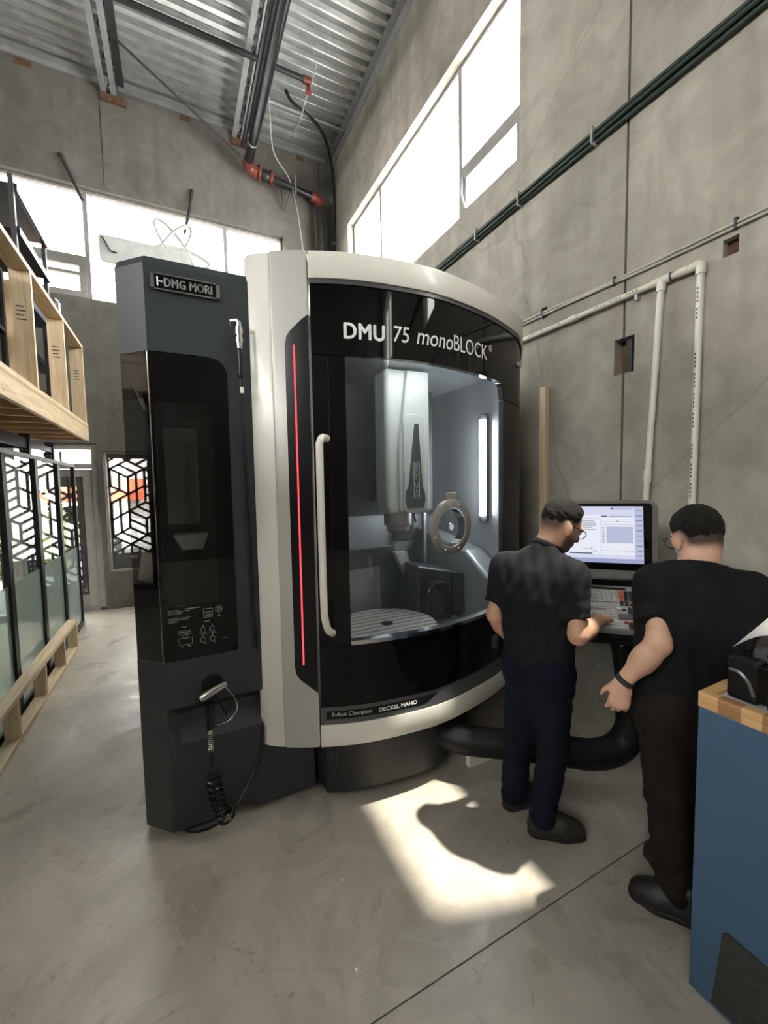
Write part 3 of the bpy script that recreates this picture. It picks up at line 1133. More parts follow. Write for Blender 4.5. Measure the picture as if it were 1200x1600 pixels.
# lower skirt with the scooped ledge
bm = B()
prof = [(0.03, 0.905), (0.0, 0.905), (0.0, 0.672), (0.065, 0.615), (0.065, 0.555), (0.0, 0.483), (0.0, 0.30)]
rows = []
for (px, py, nx, ny, k) in ((-0.215, 4.29, 1, 0, 0), (-0.215, 2.32, 0.92, 0.38, 0), (-0.095, 2.20, 0.38, 0.92, 0.12), (-0.04, 2.20, 0, 1, 0.75), (0.03, 2.20, 0, 1, 1), (0.40, 2.20, 0, 1, 1)):
    rows.append([bm.verts.new((px + nx * o * (k if i > 0 else 1), py + ny * o * (k if i > 0 else 1), z)) for i, (o, z) in enumerate(prof)])
for a_, b_ in zip(rows[:-1], rows[1:]):
    for k in range(len(prof) - 1):
        bm.faces.new((a_[k], b_[k], b_[k + 1], a_[k + 1]))
obj('waist_panel', bm, 'slate', MC)
bm = B()
prof = [(-0.095, 0.30), (-0.095, 0.045), (0.118, 0.045), (0.132, 0.075), (0.285, 0.075), (0.315, 0.03), (0.635, 0.03), (0.635, 0.357), (0.40, 0.357), (0.40, 0.30)]
prism(bm, prof, 2.20, 2.215, 'Y')
obj('skirt_panel', bm, 'slate', MC)
bm = B()
prism(bm, [(-0.215, 2.32), (-0.095, 2.20), (-0.095, 2.215), (-0.2, 2.33)], 0.045, 0.30)
obj('skirt_corner', bm, 'slate', MC)
bx('skirt_side', 'slate', MC, -0.215, -0.20, 2.32, 4.29, 0.045, 0.30)
bm = B()
lathe(bm, [(0.14, 0.0), (0.145, 0.02), (0.13, 0.035), (0.05, 0.05), (0.05, 0.12)], (0.06, 2.33, 0), (0, 0, 1), 20)
obj('levelling_foot', bm, 'cable_black', MC, smooth=True)
bm = B()
lathe(bm, [(0.12, 0.0), (0.12, 0.03), (0.05, 0.05), (0.05, 0.12)], (1.1, 2.3, 0), (0, 0, 1), 20)
obj('levelling_foot', bm, 'cable_black', MC, smooth=True)
# glazing of the magazine: black surround with clear window
XA, XB2, ZA, ZB = -0.093, 0.245, 0.910, 2.380
bm = B()
outer = rounded(XA, XB2, ZA, ZB, 0.075, 6, (0, 1, 1, 0))
fr_out = [bm.verts.new((x, 2.196, z)) for x, z in outer]
f = bm.faces.new(fr_out)
r = bmesh.ops.extrude_face_region(bm, geom=[f])
for g in r['geom']:
    if isinstance(g, bmesh.types.BMVert):
        g.co.y += 0.006
# cut the see-through field by splitting the front face: rebuild as a frame of four bands
bm.free()
WX0, WX1, WZ0, WZ1 = -0.082, 0.165, 1.175, 2.160
bm = B()
prism(bm, rounded(XA, XB2, WZ1, ZB, 0.075, 6, (0, 0, 1, 0)), 2.196, 2.203, 'Y')
prism(bm, rounded(XA, XB2, ZA, WZ0, 0.075, 6, (0, 1, 0, 0)), 2.196, 2.203, 'Y')
box(bm, WX1, XB2, 2.196, 2.203, WZ0, WZ1)
box(bm, XA, WX0, 2.196, 2.203, WZ0, WZ1)
mg = obj('magazine_window', bm, 'gloss_black', MC)
bm = B()
bm.faces.new([bm.verts.new(p) for p in ((WX0, 2.1985, WZ0), (WX1, 2.1985, WZ0), (WX1, 2.1985, WZ1), (WX0, 2.1985, WZ1))])
obj('pane', bm, 'smoke_glass', mg)
bm = B()
prism(bm, [(XB2, ZA - 0.005), (0.40, ZA - 0.005), (0.40, 2.385), (0.17, 2.385), (0.17, 2.379), (XB2 - 0.03, 2.36), (XB2, 2.30)], 2.2, 2.215, 'Y')
obj('cabinet_stile', bm, 'slate', MC)
# corner glass: clear above, black foot
def chamfer_quad(z0, z1, mat, name, parent, t0=0.0, t1=1.0, n=0.002):
    a = Vector((-0.213, 2.318, 0))
    b = Vector((-0.095, 2.198, 0))
    p = a.lerp(b, t0)
    q = a.lerp(b, t1)
    bm = B()
    bm.faces.new([bm.verts.new((p.x, p.y - n, z0)), bm.verts.new((q.x, q.y - n, z0)), bm.verts.new((q.x, q.y - n, z1)), bm.verts.new((p.x, p.y - n, z1))])
    return obj(name, bm, mat, parent)
cg = chamfer_quad(1.29, 2.38, 'corner_glass', 'corner_glass', MC)
chamfer_quad(0.91, 1.29, 'gloss_black', 'corner_foot', MC)
chamfer_quad(2.17, 2.38, 'smoke_glass', 'tint_band', cg, 0, 1, 0.004)
bm = B()
bm.faces.new([bm.verts.new(p) for p in ((-0.213, 2.318, 0.91), (-0.213, 3.9, 0.91), (-0.213, 3.9, 2.38), (-0.213, 2.318, 2.38))])
obj('side_glass', bm, 'corner_glass', MC)
bx('cabinet_side', 'slate', MC, -0.215, -0.195, 3.9, 4.29, 0.045, 2.80)
bx('rear_roof', 'slate', MC, -0.194, 0.42, 3.38, 4.29, 2.78, 2.80)
tb('edge_seal', 'chrome', MC, [(-0.097, 2.197, 0.91), (-0.097, 2.197, 2.38)], 0.0025, 6)
# inside of the magazine
bx('magazine_back', 'satin_black', MC, 0.02, 0.34, 2.95, 2.97, 0.9, 2.5)
bx('magazine_side', 'slate', MC, 0.32, 0.34, 2.22, 2.95, 0.9, 2.5)
for nm, z0_ in (('magazine_floor', 0.875), ('magazine_ceiling', 2.40)):
    bm = B()
    prism(bm, [(-0.20, 3.3), (-0.20, 2.34), (-0.08, 2.22), (0.33, 2.22), (0.33, 3.3)], z0_, z0_ + 0.02)
    obj(nm, bm, 'satin_black', MC)
bx('inner_panel', 'console_grey', MC, -0.06, 0.11, 2.55, 2.57, 1.55, 2.08)
bm = B()
prism(bm, [(-0.075, 2.16), (-0.055, 2.16), (-0.045, 1.25), (-0.085, 1.25)], 2.40, 2.44, 'Y')
obj('inner_strut', bm, 'satin_black', MC)
bm = B()
prism(bm, [(-0.03, 1.50), (0.14, 1.50), (0.11, 1.42), (0.01, 1.42)], 2.42, 2.55, 'Y')
obj('tool_pot', bm, 'brushed', MC)
bm = B()
prism(bm, [(-0.195, 1.30), (-0.13, 1.27), (-0.13, 1.42), (-0.175, 1.43)], 2.36, 2.40, 'Y')
obj('chute_plate', bm, 'brushed', MC)
# loading instructions printed on the glass
bm = B()
def pr(x0, x1, z0, z1):
    box(bm, x0, x1, 2.1945, 2.1955, z0, z1)
def ring(x0, x1, z0, z1, t=0.0022):
    pr(x0, x1, z0, z0 + t); pr(x0, x1, z1 - t, z1); pr(x0, x0 + t, z0, z1); pr(x1 - t, x1, z0, z1)
for i, (w_, zz) in enumerate(((0.05, 1.158), (0.066, 1.150), (0.06, 1.141), (0.10, 1.118), (0.088, 1.110), (0.04, 1.101))):
    pr(-0.068, -0.068 + w_, zz, zz + 0.003)
pr(0.005, 0.075, 1.160, 1.164); pr(0.005, 0.03, 1.152, 1.155)
ring(0.088, 0.130, 1.105, 1.150)
for i, zz in enumerate((1.112, 1.118, 1.130)):
    pr(0.094, 0.124, zz, zz + 0.0025)
for q in range(16):
    a = q * math.pi / 8
    for rr in (0.006, 0.015):
        cx, cz = 0.160, 1.140
        pr(cx + rr * math.cos(a) - 0.002, cx + rr * math.cos(a) + 0.002, cz + rr * math.sin(a) - 0.002, cz + rr * math.sin(a) + 0.002)
pr(0.158, 0.162, 1.105, 1.122); pr(0.150, 0.171, 1.102, 1.106)
pr(-0.012, 0.010, 1.072, 1.076)
ring(-0.025, 0.028, 1.035, 1.056); pr(-0.025, 0.028, 1.044, 1.049); ring(-0.012, 0.014, 1.018, 1.035); ring(-0.028, 0.034, 0.985, 1.018)
pr(-0.018, -0.006, 0.975, 0.979); pr(0.012, 0.026, 0.975, 0.979)
for cx in (0.082, 0.125):
    for cz in (1.045, 0.995):
        ring(cx - 0.008, cx + 0.010, cz - 0.014, cz + 0.012)
        pr(cx - 0.001, cx + 0.003, cz + 0.012, cz + 0.024)
        pr(cx - 0.013, cx - 0.011, cz - 0.012, cz + 0.010)
        pr(cx + 0.004, cx + 0.016, cz - 0.022, cz - 0.018)
pr(0.088, 0.116, 1.083, 1.087); pr(0.07, 0.15, 1.022, 1.0235); pr(0.175, 0.195, 0.985, 0.988)
obj('instruction_print', bm, 'letter_grey', mg)
# maker's plate
bm = B()
prism(bm, rounded(-0.062, 0.222, 2.662, 2.730, 0.006, 3), 2.186, 2.201, 'Y')
pl = obj('name_plate', bm, 'gloss_black', MC)
bm = B()
for (a, b, c, d) in ((-0.066, 0.226, 2.727, 2.733), (-0.066, 0.226, 2.659, 2.665), (-0.068, -0.052, 2.660, 2.732), (0.210, 0.227, 2.660, 2.732)):
    box(bm, a, b, 2.184, 2.202, c, d)
obj('chrome_rim', bm, 'chrome', pl)
bm = fit_text('DMG MORI', 0.205, 0.040, 0.032, 0, 1.08)
place_flat(bm, (-0.012, 2.1835, 2.676), (1, 0, 0), (0, 0, 1))
obj('lettering', bm, 'lettering', pl)
bm = B()
box(bm, -0.035, -0.016, 2.183, 2.186, 2.694, 2.699)
box(bm, -0.042, -0.036, 2.183, 2.186, 2.676, 2.716)
obj('emblem', bm, 'lettering', pl)

# --- white arch: left column, top band, right pillar, bottom band --------------------
ZT, ZBOT = 2.905, 0.362
sA, sB, sC = S(0.357), S(0.452), S(0.622)
curved('column_face', rounded(sA - 0.02, sB, ZBOT, ZT, 0.03, 5, (1, 0, 0, 1)), 0.0, -0.12, 'cream', bevel=0.006)
curved('column_bevel', rounded(sB, sC - 0.003, ZBOT - 0.003, ZT + 0.005, 0.012, 3), 0.002, -0.12, 'shaded_cream', bevel=0.005)
sR = S(2.2) + 0.28
def arch_line(d, n=10):
    """outer contour offset inwards by d from the top right"""
    z1 = ZT - d
    s1 = sR - d
    r = 0.30 - d * 0.6
    return [(s1 - r + r * math.cos(t), z1 - r + r * math.sin(t)) for t in [math.pi / 2 * (1 - k / n) for k in range(n + 1)]]
top_out = [(sC + 0.003, ZT)] + arch_line(0.0)
top_in = [(sC + 0.003, ZT - 0.128)] + arch_line(0.128)
top_in[1:] = [(s + 0.06 * (k / 10), z) for k, (s, z) in enumerate(top_in[1:])]
arch = curved('arch_band', top_out + [(sR, ZBOT), (sR - 0.066, ZBOT)] + top_in[::-1], 0.004, -0.13, 'cream', bevel=0.012)
# top surface behind the arch, drooping with it
bm = B()
pts = [F(s, -0.10) for s in np.linspace(sA, sR, 30)]
poly = [(x, y_) for x, y_ in pts] + [(2.26, 4.3), (0.40, 4.3), (0.40, 2.32)]
prism(bm, poly, 2.60, 2.64)
obj('cabin_roof', bm, 'slate', MC)
# dark chamfer under the arch
curved('arch_lining', [(sC + 0.004, ZT - 0.128), (sC + 0.004, ZT - 0.150)] + [(s, z - 0.022) for s, z in top_in[1:]] + top_in[:0:-1], -0.004, -0.12, 'band_grey')
# header
hd_top = [(sC + 0.006, ZT - 0.149)] + [(s - 0.002, z - 0.021) for s, z in top_in[1:]]
s_gl, s_gr = S(0.785), S(1.945)
s_hr = sR - 0.068
header = curved('header_panel', hd_top + [(s_hr, 2.30), (s_gr + 0.02, 2.30), (s_gr + 0.012, 2.345)] + [(s_gr - 0.05 + 0.06 * math.cos(t), 2.345 + 0.06 * math.sin(t)) for t in (0.5, 1.0, 1.45)] + [(s_gl, 2.412), (sC + 0.006, 2.412)], -0.012, -0.05, 'gloss_black')
curved_text('lettering', 'DMU', 0.782, 0.997, 2.490, 2.572, -0.0105, 'lettering', 0.035, 0, header, 1.08)
curved_text('lettering', '75', 1.045, 1.135, 2.497, 2.578, -0.0105, 'lettering', 0.006, 0.12, header)
curved_text('lettering', 'mono', 1.180, 1.430, 2.500, 2.560, -0.0105, 'lettering', 0.006, 0.2, header)
curved_text('lettering', 'BLOCK', 1.438, 1.745, 2.505, 2.592, -0.0105, 'lettering', 0.0, 0.0, header)
curved_text('lettering', '®', 1.765, 1.800, 2.565, 2.605, -0.0105, 'lettering', 0.0, 0.0, header)
# right door post
curved('door_post', [(s_gr + 0.02, 0.60), (s_hr, 0.60), (s_hr, 2.295), (s_gr + 0.02, 2.295)], -0.014, -0.05, 'satin_black')
curved('post_trim', [(s_hr - 0.06, 0.60), (s_hr - 0.052, 0.60), (s_hr - 0.052, 2.295), (s_hr - 0.06, 2.295)], -0.010, -0.03, 'band_grey')
curved('pillar_rail', [(sR - 0.03, 0.45), (sR + 0.05, 0.45), (sR + 0.05, 2.24), (sR - 0.03, 2.24)], 0.008, -0.02, 'shaded_cream')
# black inlay with red light on the column
inlay = [(sC - 0.004, 2.60), (S(0.585), 2.572), (S(0.535), 2.520), (S(0.520), 2.495), (S(0.512), 2.45), (S(0.512), 0.80), (S(0.517), 0.765), (S(0.535), 0.735), (S(0.585), 0.69), (sC - 0.004, 0.660)]
inl = curved('light_inlay', inlay, 0.0065, 0.001, 'satin_black')
curved('light_strip', [(S(0.550), 0.815), (S(0.556), 0.815), (S(0.556), 2.452), (S(0.550), 2.452)], 0.0085, 0.006, 'led_red', inl)
# door: black grip side, glass, lower panel
dg = curved('door_stile', rounded(sC + 0.006, s_gl, 0.905, 2.408, 0.01, 2), -0.010, -0.04, 'gloss_black')
curved('door_edge', [(S(0.700), 0.93), (S(0.706), 0.93), (S(0.706), 2.39), (S(0.700), 2.39)], -0.006, -0.02, 'satin_black', dg)
h0 = [F(S(0.668), 0.02), F(S(0.662), 0.055), F(S(0.655), 0.06)]
hz = [(F(S(0.690), -0.01), 1.990), (F(S(0.672), 0.025), 1.992), (F(S(0.660), 0.045), 1.965), (F(S(0.658), 0.048), 1.90), (F(S(0.658), 0.050), 1.50), (F(S(0.660), 0.048), 1.13), (F(S(0.664), 0.045), 1.06), (F(S(0.676), 0.03), 1.005), (F(S(0.694), -0.01), 0.975)]
bm = B()
tube(bm, curve_pts([(p[0], p[1], z) for p, z in hz], 6), 0.019, 12)
obj('door_handle', bm, 'cream', MC, smooth=True)
glass_out = [(s_gl, 0.925), (s_gr - 0.01, 0.925)] + [(s_gr + 0.012, 0.95), (s_gr + 0.012, 2.345)] + [(s_gr - 0.05 + 0.06 * math.cos(t), 2.345 + 0.06 * math.sin(t)) for t in (0.5, 1.0, 1.45)] + [(s_gl, 2.412)]
gl = sheet('door_glass', glass_out, -0.016, 'door_glass')
curved('glass_sill', [(s_gl, 0.905), (s_gr + 0.02, 0.905), (s_gr + 0.02, 0.927), (s_gl, 0.927)], -0.004, -0.05, 'chrome')
curved('lower_panel', [(sC + 0.006, 0.572), (s_hr, 0.572), (s_hr, 0.903), (sC + 0.006, 0.903)], -0.008, -0.05, 'gloss_black')
bm = B()
_ss = np.linspace(sC + 0.004, sR - 0.066, 40)
rows = []
for s in _ss:
    rows.append([bm.verts.new((*F(s, n_), z_)) for n_, z_ in ((-0.012, 0.572), (-0.012, 0.560), (0.004, 0.484), (-0.04, 0.484), (-0.05, 0.572))])
for a, b in zip(rows[:-1], rows[1:]):
    for k in range(4):
        bm.faces.new((a[k], b[k], b[k + 1], a[k + 1]))
obj('badge_band', bm, 'band_grey', MC, smooth=True)
def band_n(z):
    return -0.012 + (0.560 - z) / 0.076 * 0.016
bdg_out = [(S(0.652), 0.512), (S(1.20), 0.512), (S(1.29), 0.548), (S(0.652), 0.548)]
bm = B()
for a, b in zip(np.linspace(0, 1, 21)[:-1], np.linspace(0, 1, 21)[1:]):
    q = []
    for t, z_ in ((a, 0.510), (b, 0.510), (b, 0.550), (a, 0.550)):
        e = S(1.21) if z_ < 0.53 else S(1.30)
        s = S(0.652) + (e - S(0.652)) * t
        x, y_ = F(s, band_n(z_) + 0.0025)
        q.append(bm.verts.new((x, y_, z_)))
    bm.faces.new(q)
bmesh.ops.remove_doubles(bm, verts=bm.verts[:], dist=1e-4)
bd = obj('badge_plate', bm, 'satin_black', MC)
def band_text(body, x0, x1, z0, z1, bold, shear):
    s0, s1 = S(x0), S(x1)
    bm = fit_text(body, s1 - s0, z1 - z0, bold, shear)
    for v in bm.verts:
        z = z0 + v.co.y
        x, y_ = F(s0 + v.co.x, band_n(z) + 0.0045)
        v.co = Vector((x, y_, z))
    obj('lettering', bm, 'lettering', bd)
band_text('5-Axis Champion', 0.678, 0.885, 0.518, 0.543, 0.004, 0.2)
band_text('DECKEL MAHO', 0.925, 1.150, 0.520, 0.540, 0.03, 0)
curved('bottom_band', [(sC + 0.003, ZBOT), (sR - 0.066, ZBOT), (sR - 0.066, 0.482), (sC + 0.003, 0.482)], 0.006, -0.10, 'cream', bevel=0.008)
# plinth under the door and undercarriage
bm = B()
pts = [F(s, -0.07) for s in np.linspace(S(0.64), S(1.33), 20)] + [(1.46, 2.06), (1.52, 2.2), (1.52, 3.2), (0.6, 3.2)]
prism(bm, pts, 0.045, 0.345)
obj('plinth', bm, 'slate_dark', MC, bevel=0.006)
tb('plinth_rib', 'slate_dark', MC, [(*F(S(0.70), -0.066), 0.33), (*F(S(0.69), -0.064), 0.22), (*F(S(0.66), -0.064), 0.06)], 0.010, 8)
bx('undertray', 'slate_dark', MC, 0.62, 2.30, 2.16, 4.2, 0.345, 0.40)
bm = B()
prism(bm, [(1.60, 0.0), (1.74, 0.0), (1.80, 0.36), (1.60, 0.36)], 2.25, 2.75, 'Y')
obj('support_leg', bm, 'slate_dark', MC)
bx('coolant_tank', 'slate_dark', MC, 0.62, 1.55, 3.0, 4.2, 0.02, 0.345)
# cabin shell
bx('cabin_back', 'slate', MC, -0.21, 2.32, 4.25, 4.30, 0.05, 2.78)
bx('cabin_side', 'slate', MC, 2.325, 2.345, 2.6, 4.28, 0.40, 2.63)
bx('divider_wall', 'stainless', MC, 0.63, 0.65, 2.16, 3.42, 0.40, 2.60)
# work area lining
bx('lining_right', 'stainless', MC, 2.22, 2.24, 2.30, 3.42, 0.40, 2.60)
bx('lining_back', 'stainless', MC, 0.66, 2.22, 3.40, 3.42, 0.40, 2.60)
bx('lining_top', 'stainless', MC, 0.66, 2.22, 2.20, 3.40, 2.57, 2.60)
bx('lining_floor', 'inner_dark', MC, 0.66, 2.22, 2.05, 3.40, 0.52, 0.54)
bx('rail_cover', 'inner_dark', MC, 1.02, 1.52, 3.10, 3.38, 1.50, 2.56)
bx('guide_rail', 'stainless', MC, 1.12, 1.15, 3.07, 3.10, 1.52, 2.56)
bx('guide_rail', 'inner_dark', MC, 1.95, 2.05, 3.10, 3.38, 1.52, 2.56)
bx('corner_strip', 'stainless', MC, 1.93, 1.955, 3.06, 3.10, 0.9, 2.56)
bx('cross_rail', 'inner_dark', MC, 0.66, 2.22, 3.36, 3.39, 1.475, 1.49)
bm = B()
box(bm, 1.80, 2.02, 3.385, 3.395, 1.22, 1.40)
obj('data_plate', bm, 'inner_dark', MC)
# sloped chip guards right
bm = B()
prism(bm, [(2.25, 0.55), (2.25, 1.0), (2.60, 1.22), (3.39, 1.36), (3.39, 0.55)], 2.02, 2.215, 'X')
obj('chip_guard', bm, 'stainless', MC, bevel=0.03, seg=3)
# spindle head
SP = (1.30, 1.70, 2.50, 2.95)
bm = B()
prism(bm, rounded(1.315, 1.680, 1.535, 2.56, 0.055, 5, (1, 1, 0, 0)), 2.56, 2.76, 'Y')
sp = obj('spindle_head', bm, 'spindle_white', MC, bevel=0.035, seg=4)
bx('spindle_column', 'inner_dark', MC, 1.42, 1.66, 2.765, 3.10, 1.62, 2.56)
bm = B()
prism(bm, [(1.40, 1.56), (1.650, 1.56), (1.650, 2.55), (1.47, 2.55), (1.40, 2.0)], 2.53, 2.565, 'Y')
obj('head_cover', bm, 'spindle_white', sp, bevel=0.012, seg=3)
bm = B()
prism(bm, rounded(1.425, 1.610, 1.545, 2.245, 0.05, 5), 2.515, 2.532, 'Y')
obj('cover_frame', bm, 'spindle_white', sp, bevel=0.01, seg=3)
bm = B()
prism(bm, [(1.450, 1.580), (1.585, 1.580), (1.600, 1.64), (1.590, 1.705), (1.575, 1.73), (1.545, 2.175), (1.515, 2.175), (1.460, 1.73), (1.438, 1.70), (1.435, 1.63)], 2.508, 2.516, 'Y')
obj('dark_inlay', bm, 'inner_dark', sp)
bm = fit_text('DMG MORI', 0.225, 0.026, 0.02, 0, 1.05)
place_flat(bm, (1.538, 2.5065, 1.665), (0, 0, 1), (-1, 0, 0))
obj('lettering', bm, 'lettering', sp)
bm = B()
for (a, b, c, d) in ((1.502, 1.548, 1.652, 1.655), (1.502, 1.548, 1.900, 1.903), (1.502, 1.505, 1.652, 1.903), (1.545, 1.548, 1.652, 1.903)):
    box(bm, a, b, 2.5065, 2.509, c, d)
obj('plate_outline', bm, 'lettering', sp)
bm = B()
lathe(bm, [(0.105, 0.16), (0.105, 0.06), (0.085, 0.05), (0.085, 0.02), (0.06, 0.0)], (1.455, 2.665, 1.395), (0, 0, 1), 28)
obj('spindle_nose', bm, 'brushed', sp, smooth=True)
tb('coolant_nozzle', 'inner_dark', sp, [(1.56, 2.62, 1.55), (1.57, 2.60, 1.47)], 0.012, 8)
# rotary table with T slots
TC, TR, TZ = Vector((1.225, 2.42, 0)), 0.335, 0.815
bm = B()
lathe(bm, [(TR + 0.004, -0.06), (TR + 0.004, -0.022)], (TC.x, TC.y, TZ), (0, 0, 1), 48)
rt = obj('rotary_table', bm, 'inner_dark', MC)
pitch = 0.062
k = -5
for k in range(-5, 6):
    c0, c1 = k * pitch - pitch / 2 + 0.0075, k * pitch + pitch / 2 - 0.0075
    c0, c1 = max(c0, -TR * 0.998), min(c1, TR * 0.998)
    if c1 - c0 < 0.008:
        continue
    pts = []
    for t in np.linspace(c0, c1, 5):
        pts.append((TC.x + math.sqrt(TR * TR - t * t), TC.y + t))
    for t in np.linspace(c1, c0, 5):
        pts.append((TC.x - math.sqrt(TR * TR - t * t), TC.y + t))
    bm = B()
    prism(bm, pts, TZ - 0.022, TZ)
    obj('table_land', bm, 'table_steel', rt)
bm = B()
lathe(bm, [(0.04, 0.0), (0.04, 0.004), (0.022, 0.004), (0.022, 0.0)], (TC.x, TC.y, TZ), (0, 0, 1), 20)
obj('centre_bore', bm, 'satin_black', rt)
bm = B()
prism(bm, [(0.85, 2.03), (1.85, 2.03), (1.85, 2.9), (0.85, 2.9)], 0.66, TZ - 0.065)
obj('swivel_cradle', bm, 'inner_dark', MC, bevel=0.01)
for kk in range(5):
    bx('cradle_slot', 'table_steel', MC, 1.30 + 0.02 * kk, 1.80, 2.66 + 0.05 * kk, 2.675 + 0.05 * kk, TZ - 0.066, TZ - 0.06)
bm = B()
prism(bm, [(0.90, 0.72), (1.735, 0.72), (1.53, 1.26), (0.90, 1.25)], 2.88, 2.94, 'Y')
chk = obj('cradle_cheek', bm, 'inner_dark', MC, bevel=0.008)
bm = B()
prism(bm, [(0.92, 0.74), (1.40, 0.74), (1.40, 1.11), (0.92, 1.09)], 2.873, 2.882, 'Y')
obj('cheek_plate', bm, 'stainless', chk)
bm = B()
prism(bm, [(1.50, 1.22), (1.60, 1.22), (1.80, 0.72), (1.73, 0.72)], 2.80, 2.86, 'Y')
obj('light_edge', bm, 'spindle_white', chk)
# swivel drive housing on the right
bm = B()
prism(bm, [(1.58, 0.72), (1.58, 1.14), (2.02, 1.04), (2.02, 0.72)], 2.60, 2.95, 'Y')
hs = obj('drive_housing', bm, 'inner_dark', MC, bevel=0.02, seg=3)
bm = B()
prism(bm, rounded(1.585, 1.80, 0.70, 1.035, 0.10, 8, (0, 0, 1, 1)), 2.47, 2.605, 'Y')
obj('drive_hump', bm, 'satin_black', hs, bevel=0.02, seg=3)
bx('housing_seam', 'satin_black', hs, 1.89, 1.895, 2.596, 2.602, 0.72, 1.06)
# work light tube, and an added fill lamp
bm = B()
prism(bm, rounded(2.545, 2.64, 1.44, 2.30, 0.02, 3), 2.195, 2.222, 'X')
wl = obj('work_light', bm, 'inner_dark', MC)
bm = B()
tube(bm, [(2.185, 2.59, 1.49), (2.185, 2.59, 2.25)], 0.022, 10)
obj('tube_and_fill', bm, 'tube_fill_light', wl, smooth=True)
bm = B()
box(bm, 1.1, 1.8, 2.18, 2.21, 2.550, 2.568)
obj('tube_and_fill', bm, 'tube_fill_light', wl)  # fill lamp added out of sight behind the header to brighten the cabin
# rotating clear-view window in the door glass
c = F(S(1.395), -0.012)
c2 = F(S(1.395), 0.05)
nax = Vector((c2[0] - c[0], c2[1] - c[1], 0)).normalized()
bm = B()
lathe(bm, [(0.112, 0.0), (0.160, 0.0), (0.160, 0.018), (0.155, 0.022), (0.116, 0.022), (0.112, 0.018), (0.112, 0.0)], (c[0], c[1], 1.503), nax, 48, False)
pw = obj('clear_view_ring', bm, 'brushed', gl, smooth=True)
bm = B()
lathe(bm, [(0.112, -0.03), (0.112, 0.02), (0.106, 0.02), (0.106, -0.03), (0.112, -0.03)], (c[0], c[1], 1.503), nax, 40, False)
obj('inner_rim', bm, 'chrome', gl, smooth=True)
bm = B()
lathe(bm, [(0.022, 0.0), (0.022, 0.012), (0.018, 0.016)], (c[0], c[1], 1.503), nax, 20)
obj('hub_cap', bm, 'chrome', gl, smooth=True)
tx = Vector((-nax.y, nax.x, 0))
if tx.x < 0:
    tx = -tx
bm = B()
obox(bm, Vector((c[0], c[1], 1.675)) + nax * 0.012, tx, nax, (0, 0, 1), 0.075, 0.014, 0.05)
obj('ring_tab', bm, 'brushed', gl, bevel=0.004)
bm = B()
for q in range(8):
    a = math.pi / 8 + q * math.pi / 4
    p = Vector((c[0], c[1], 1.503)) + tx * (0.137 * math.cos(a)) + Vector((0, 0, 0.137 * math.sin(a))) + nax * 0.022
    lathe(bm, [(0.005, 0), (0.004, 0.003)], p, nax, 8)
obj('screws', bm, 'chrome', gl)

# --- hanging tools on the cabinet ------------------------------------------------------
ag = thing('air_gun', (0.10, 2.17, 0.72), 'chrome air blow gun with ribbed grip and black coiled hose hanging on the slate cabinet', 'air gun')
bm = B()
lathe(bm, [(0.052, 0), (0.052, 0.006)], (0.115, 2.199, 0.755), (0, -1, 0), 24)
obj('wall_rest', bm, 'satin_black', ag)
bm = B()
tube(bm, [(0.055, 2.15, 0.715), (0.075, 2.15, 0.725), (0.13, 2.15, 0.75), (0.178, 2.15, 0.768)], [0.016, 0.022, 0.020, 0.014], 12)
obj('gun_body', bm, 'nickel', ag, smooth=True)
bm = B()
lathe(bm, [(0.012, 0), (0.017, 0.004), (0.017, 0.026), (0.012, 0.03)], (0.030, 2.15, 0.700), (0.93, 0, 0.37), 12)
obj('adjuster_knob', bm, 'satin_black', ag)
bm = B()
lathe(bm, [(0.019 + 0.0025 * (q % 2), 0.012 * q) for q in range(12)], (0.092, 2.15, 0.555), (0.03, 0, 1), 14)
obj('ribbed_grip', bm, 'satin_black', ag, smooth=True)
bm = B()
tube(bm, curve_pts([(0.172, 2.148, 0.752), (0.205, 2.146, 0.70), (0.222, 2.145, 0.655), (0.218, 2.145, 0.615), (0.18, 2.145, 0.575), (0.128, 2.147, 0.565)], 5), 0.0035, 6)
obj('trigger_guard', bm, 'nickel', ag, smooth=True)
tb('trigger', 'satin_black', ag, [(0.125, 2.148, 0.72), (0.150, 2.147, 0.66), (0.172, 2.147, 0.605)], 0.006, 6)
tb('ferrule', 'nickel', ag, [(0.092, 2.15, 0.556), (0.092, 2.15, 0.53)], 0.012, 10)
bm = B()
pts = []
for q in range(8 * 12):
    a = q / 12 * 2 * math.pi
    pts.append((0.092 + 0.0115 * math.cos(a), 2.15 + 0.0115 * math.sin(a), 0.53 - 0.09 * q / 96))
tube(bm, pts, 0.003, 5)
obj('bend_spring', bm, 'nickel', ag, smooth=True)
ctrl = [(0.092, 2.15, 0.535), (0.092, 2.148, 0.43), (0.095, 2.140, 0.375), (0.120, 2.13, 0.35), (0.128, 2.12, 0.325)]
pts = curve_pts(ctrl, 6)
TURN = 8
for q in range(TURN * 16):
    a = q / 16 * 2 * math.pi
    t = q / (TURN * 16)
    sag = 0.05 * t * t
    pts.append(Vector((0.098 + sag + 0.030 * math.cos(a) + 0.0, 2.128 + 0.030 * math.sin(a), 0.325 - 0.255 * t + 0.012 * math.cos(a) * t)))
pts += curve_pts([(0.18, 2.13, 0.075), (0.20, 2.14, 0.12), (0.27, 2.16, 0.21), (0.335, 2.182, 0.32), (0.355, 2.185, 0.47)], 6)
bm = B()
tube(bm, pts, 0.0075, 8)
obj('coiled_hose', bm, 'rubber', ag, smooth=True)

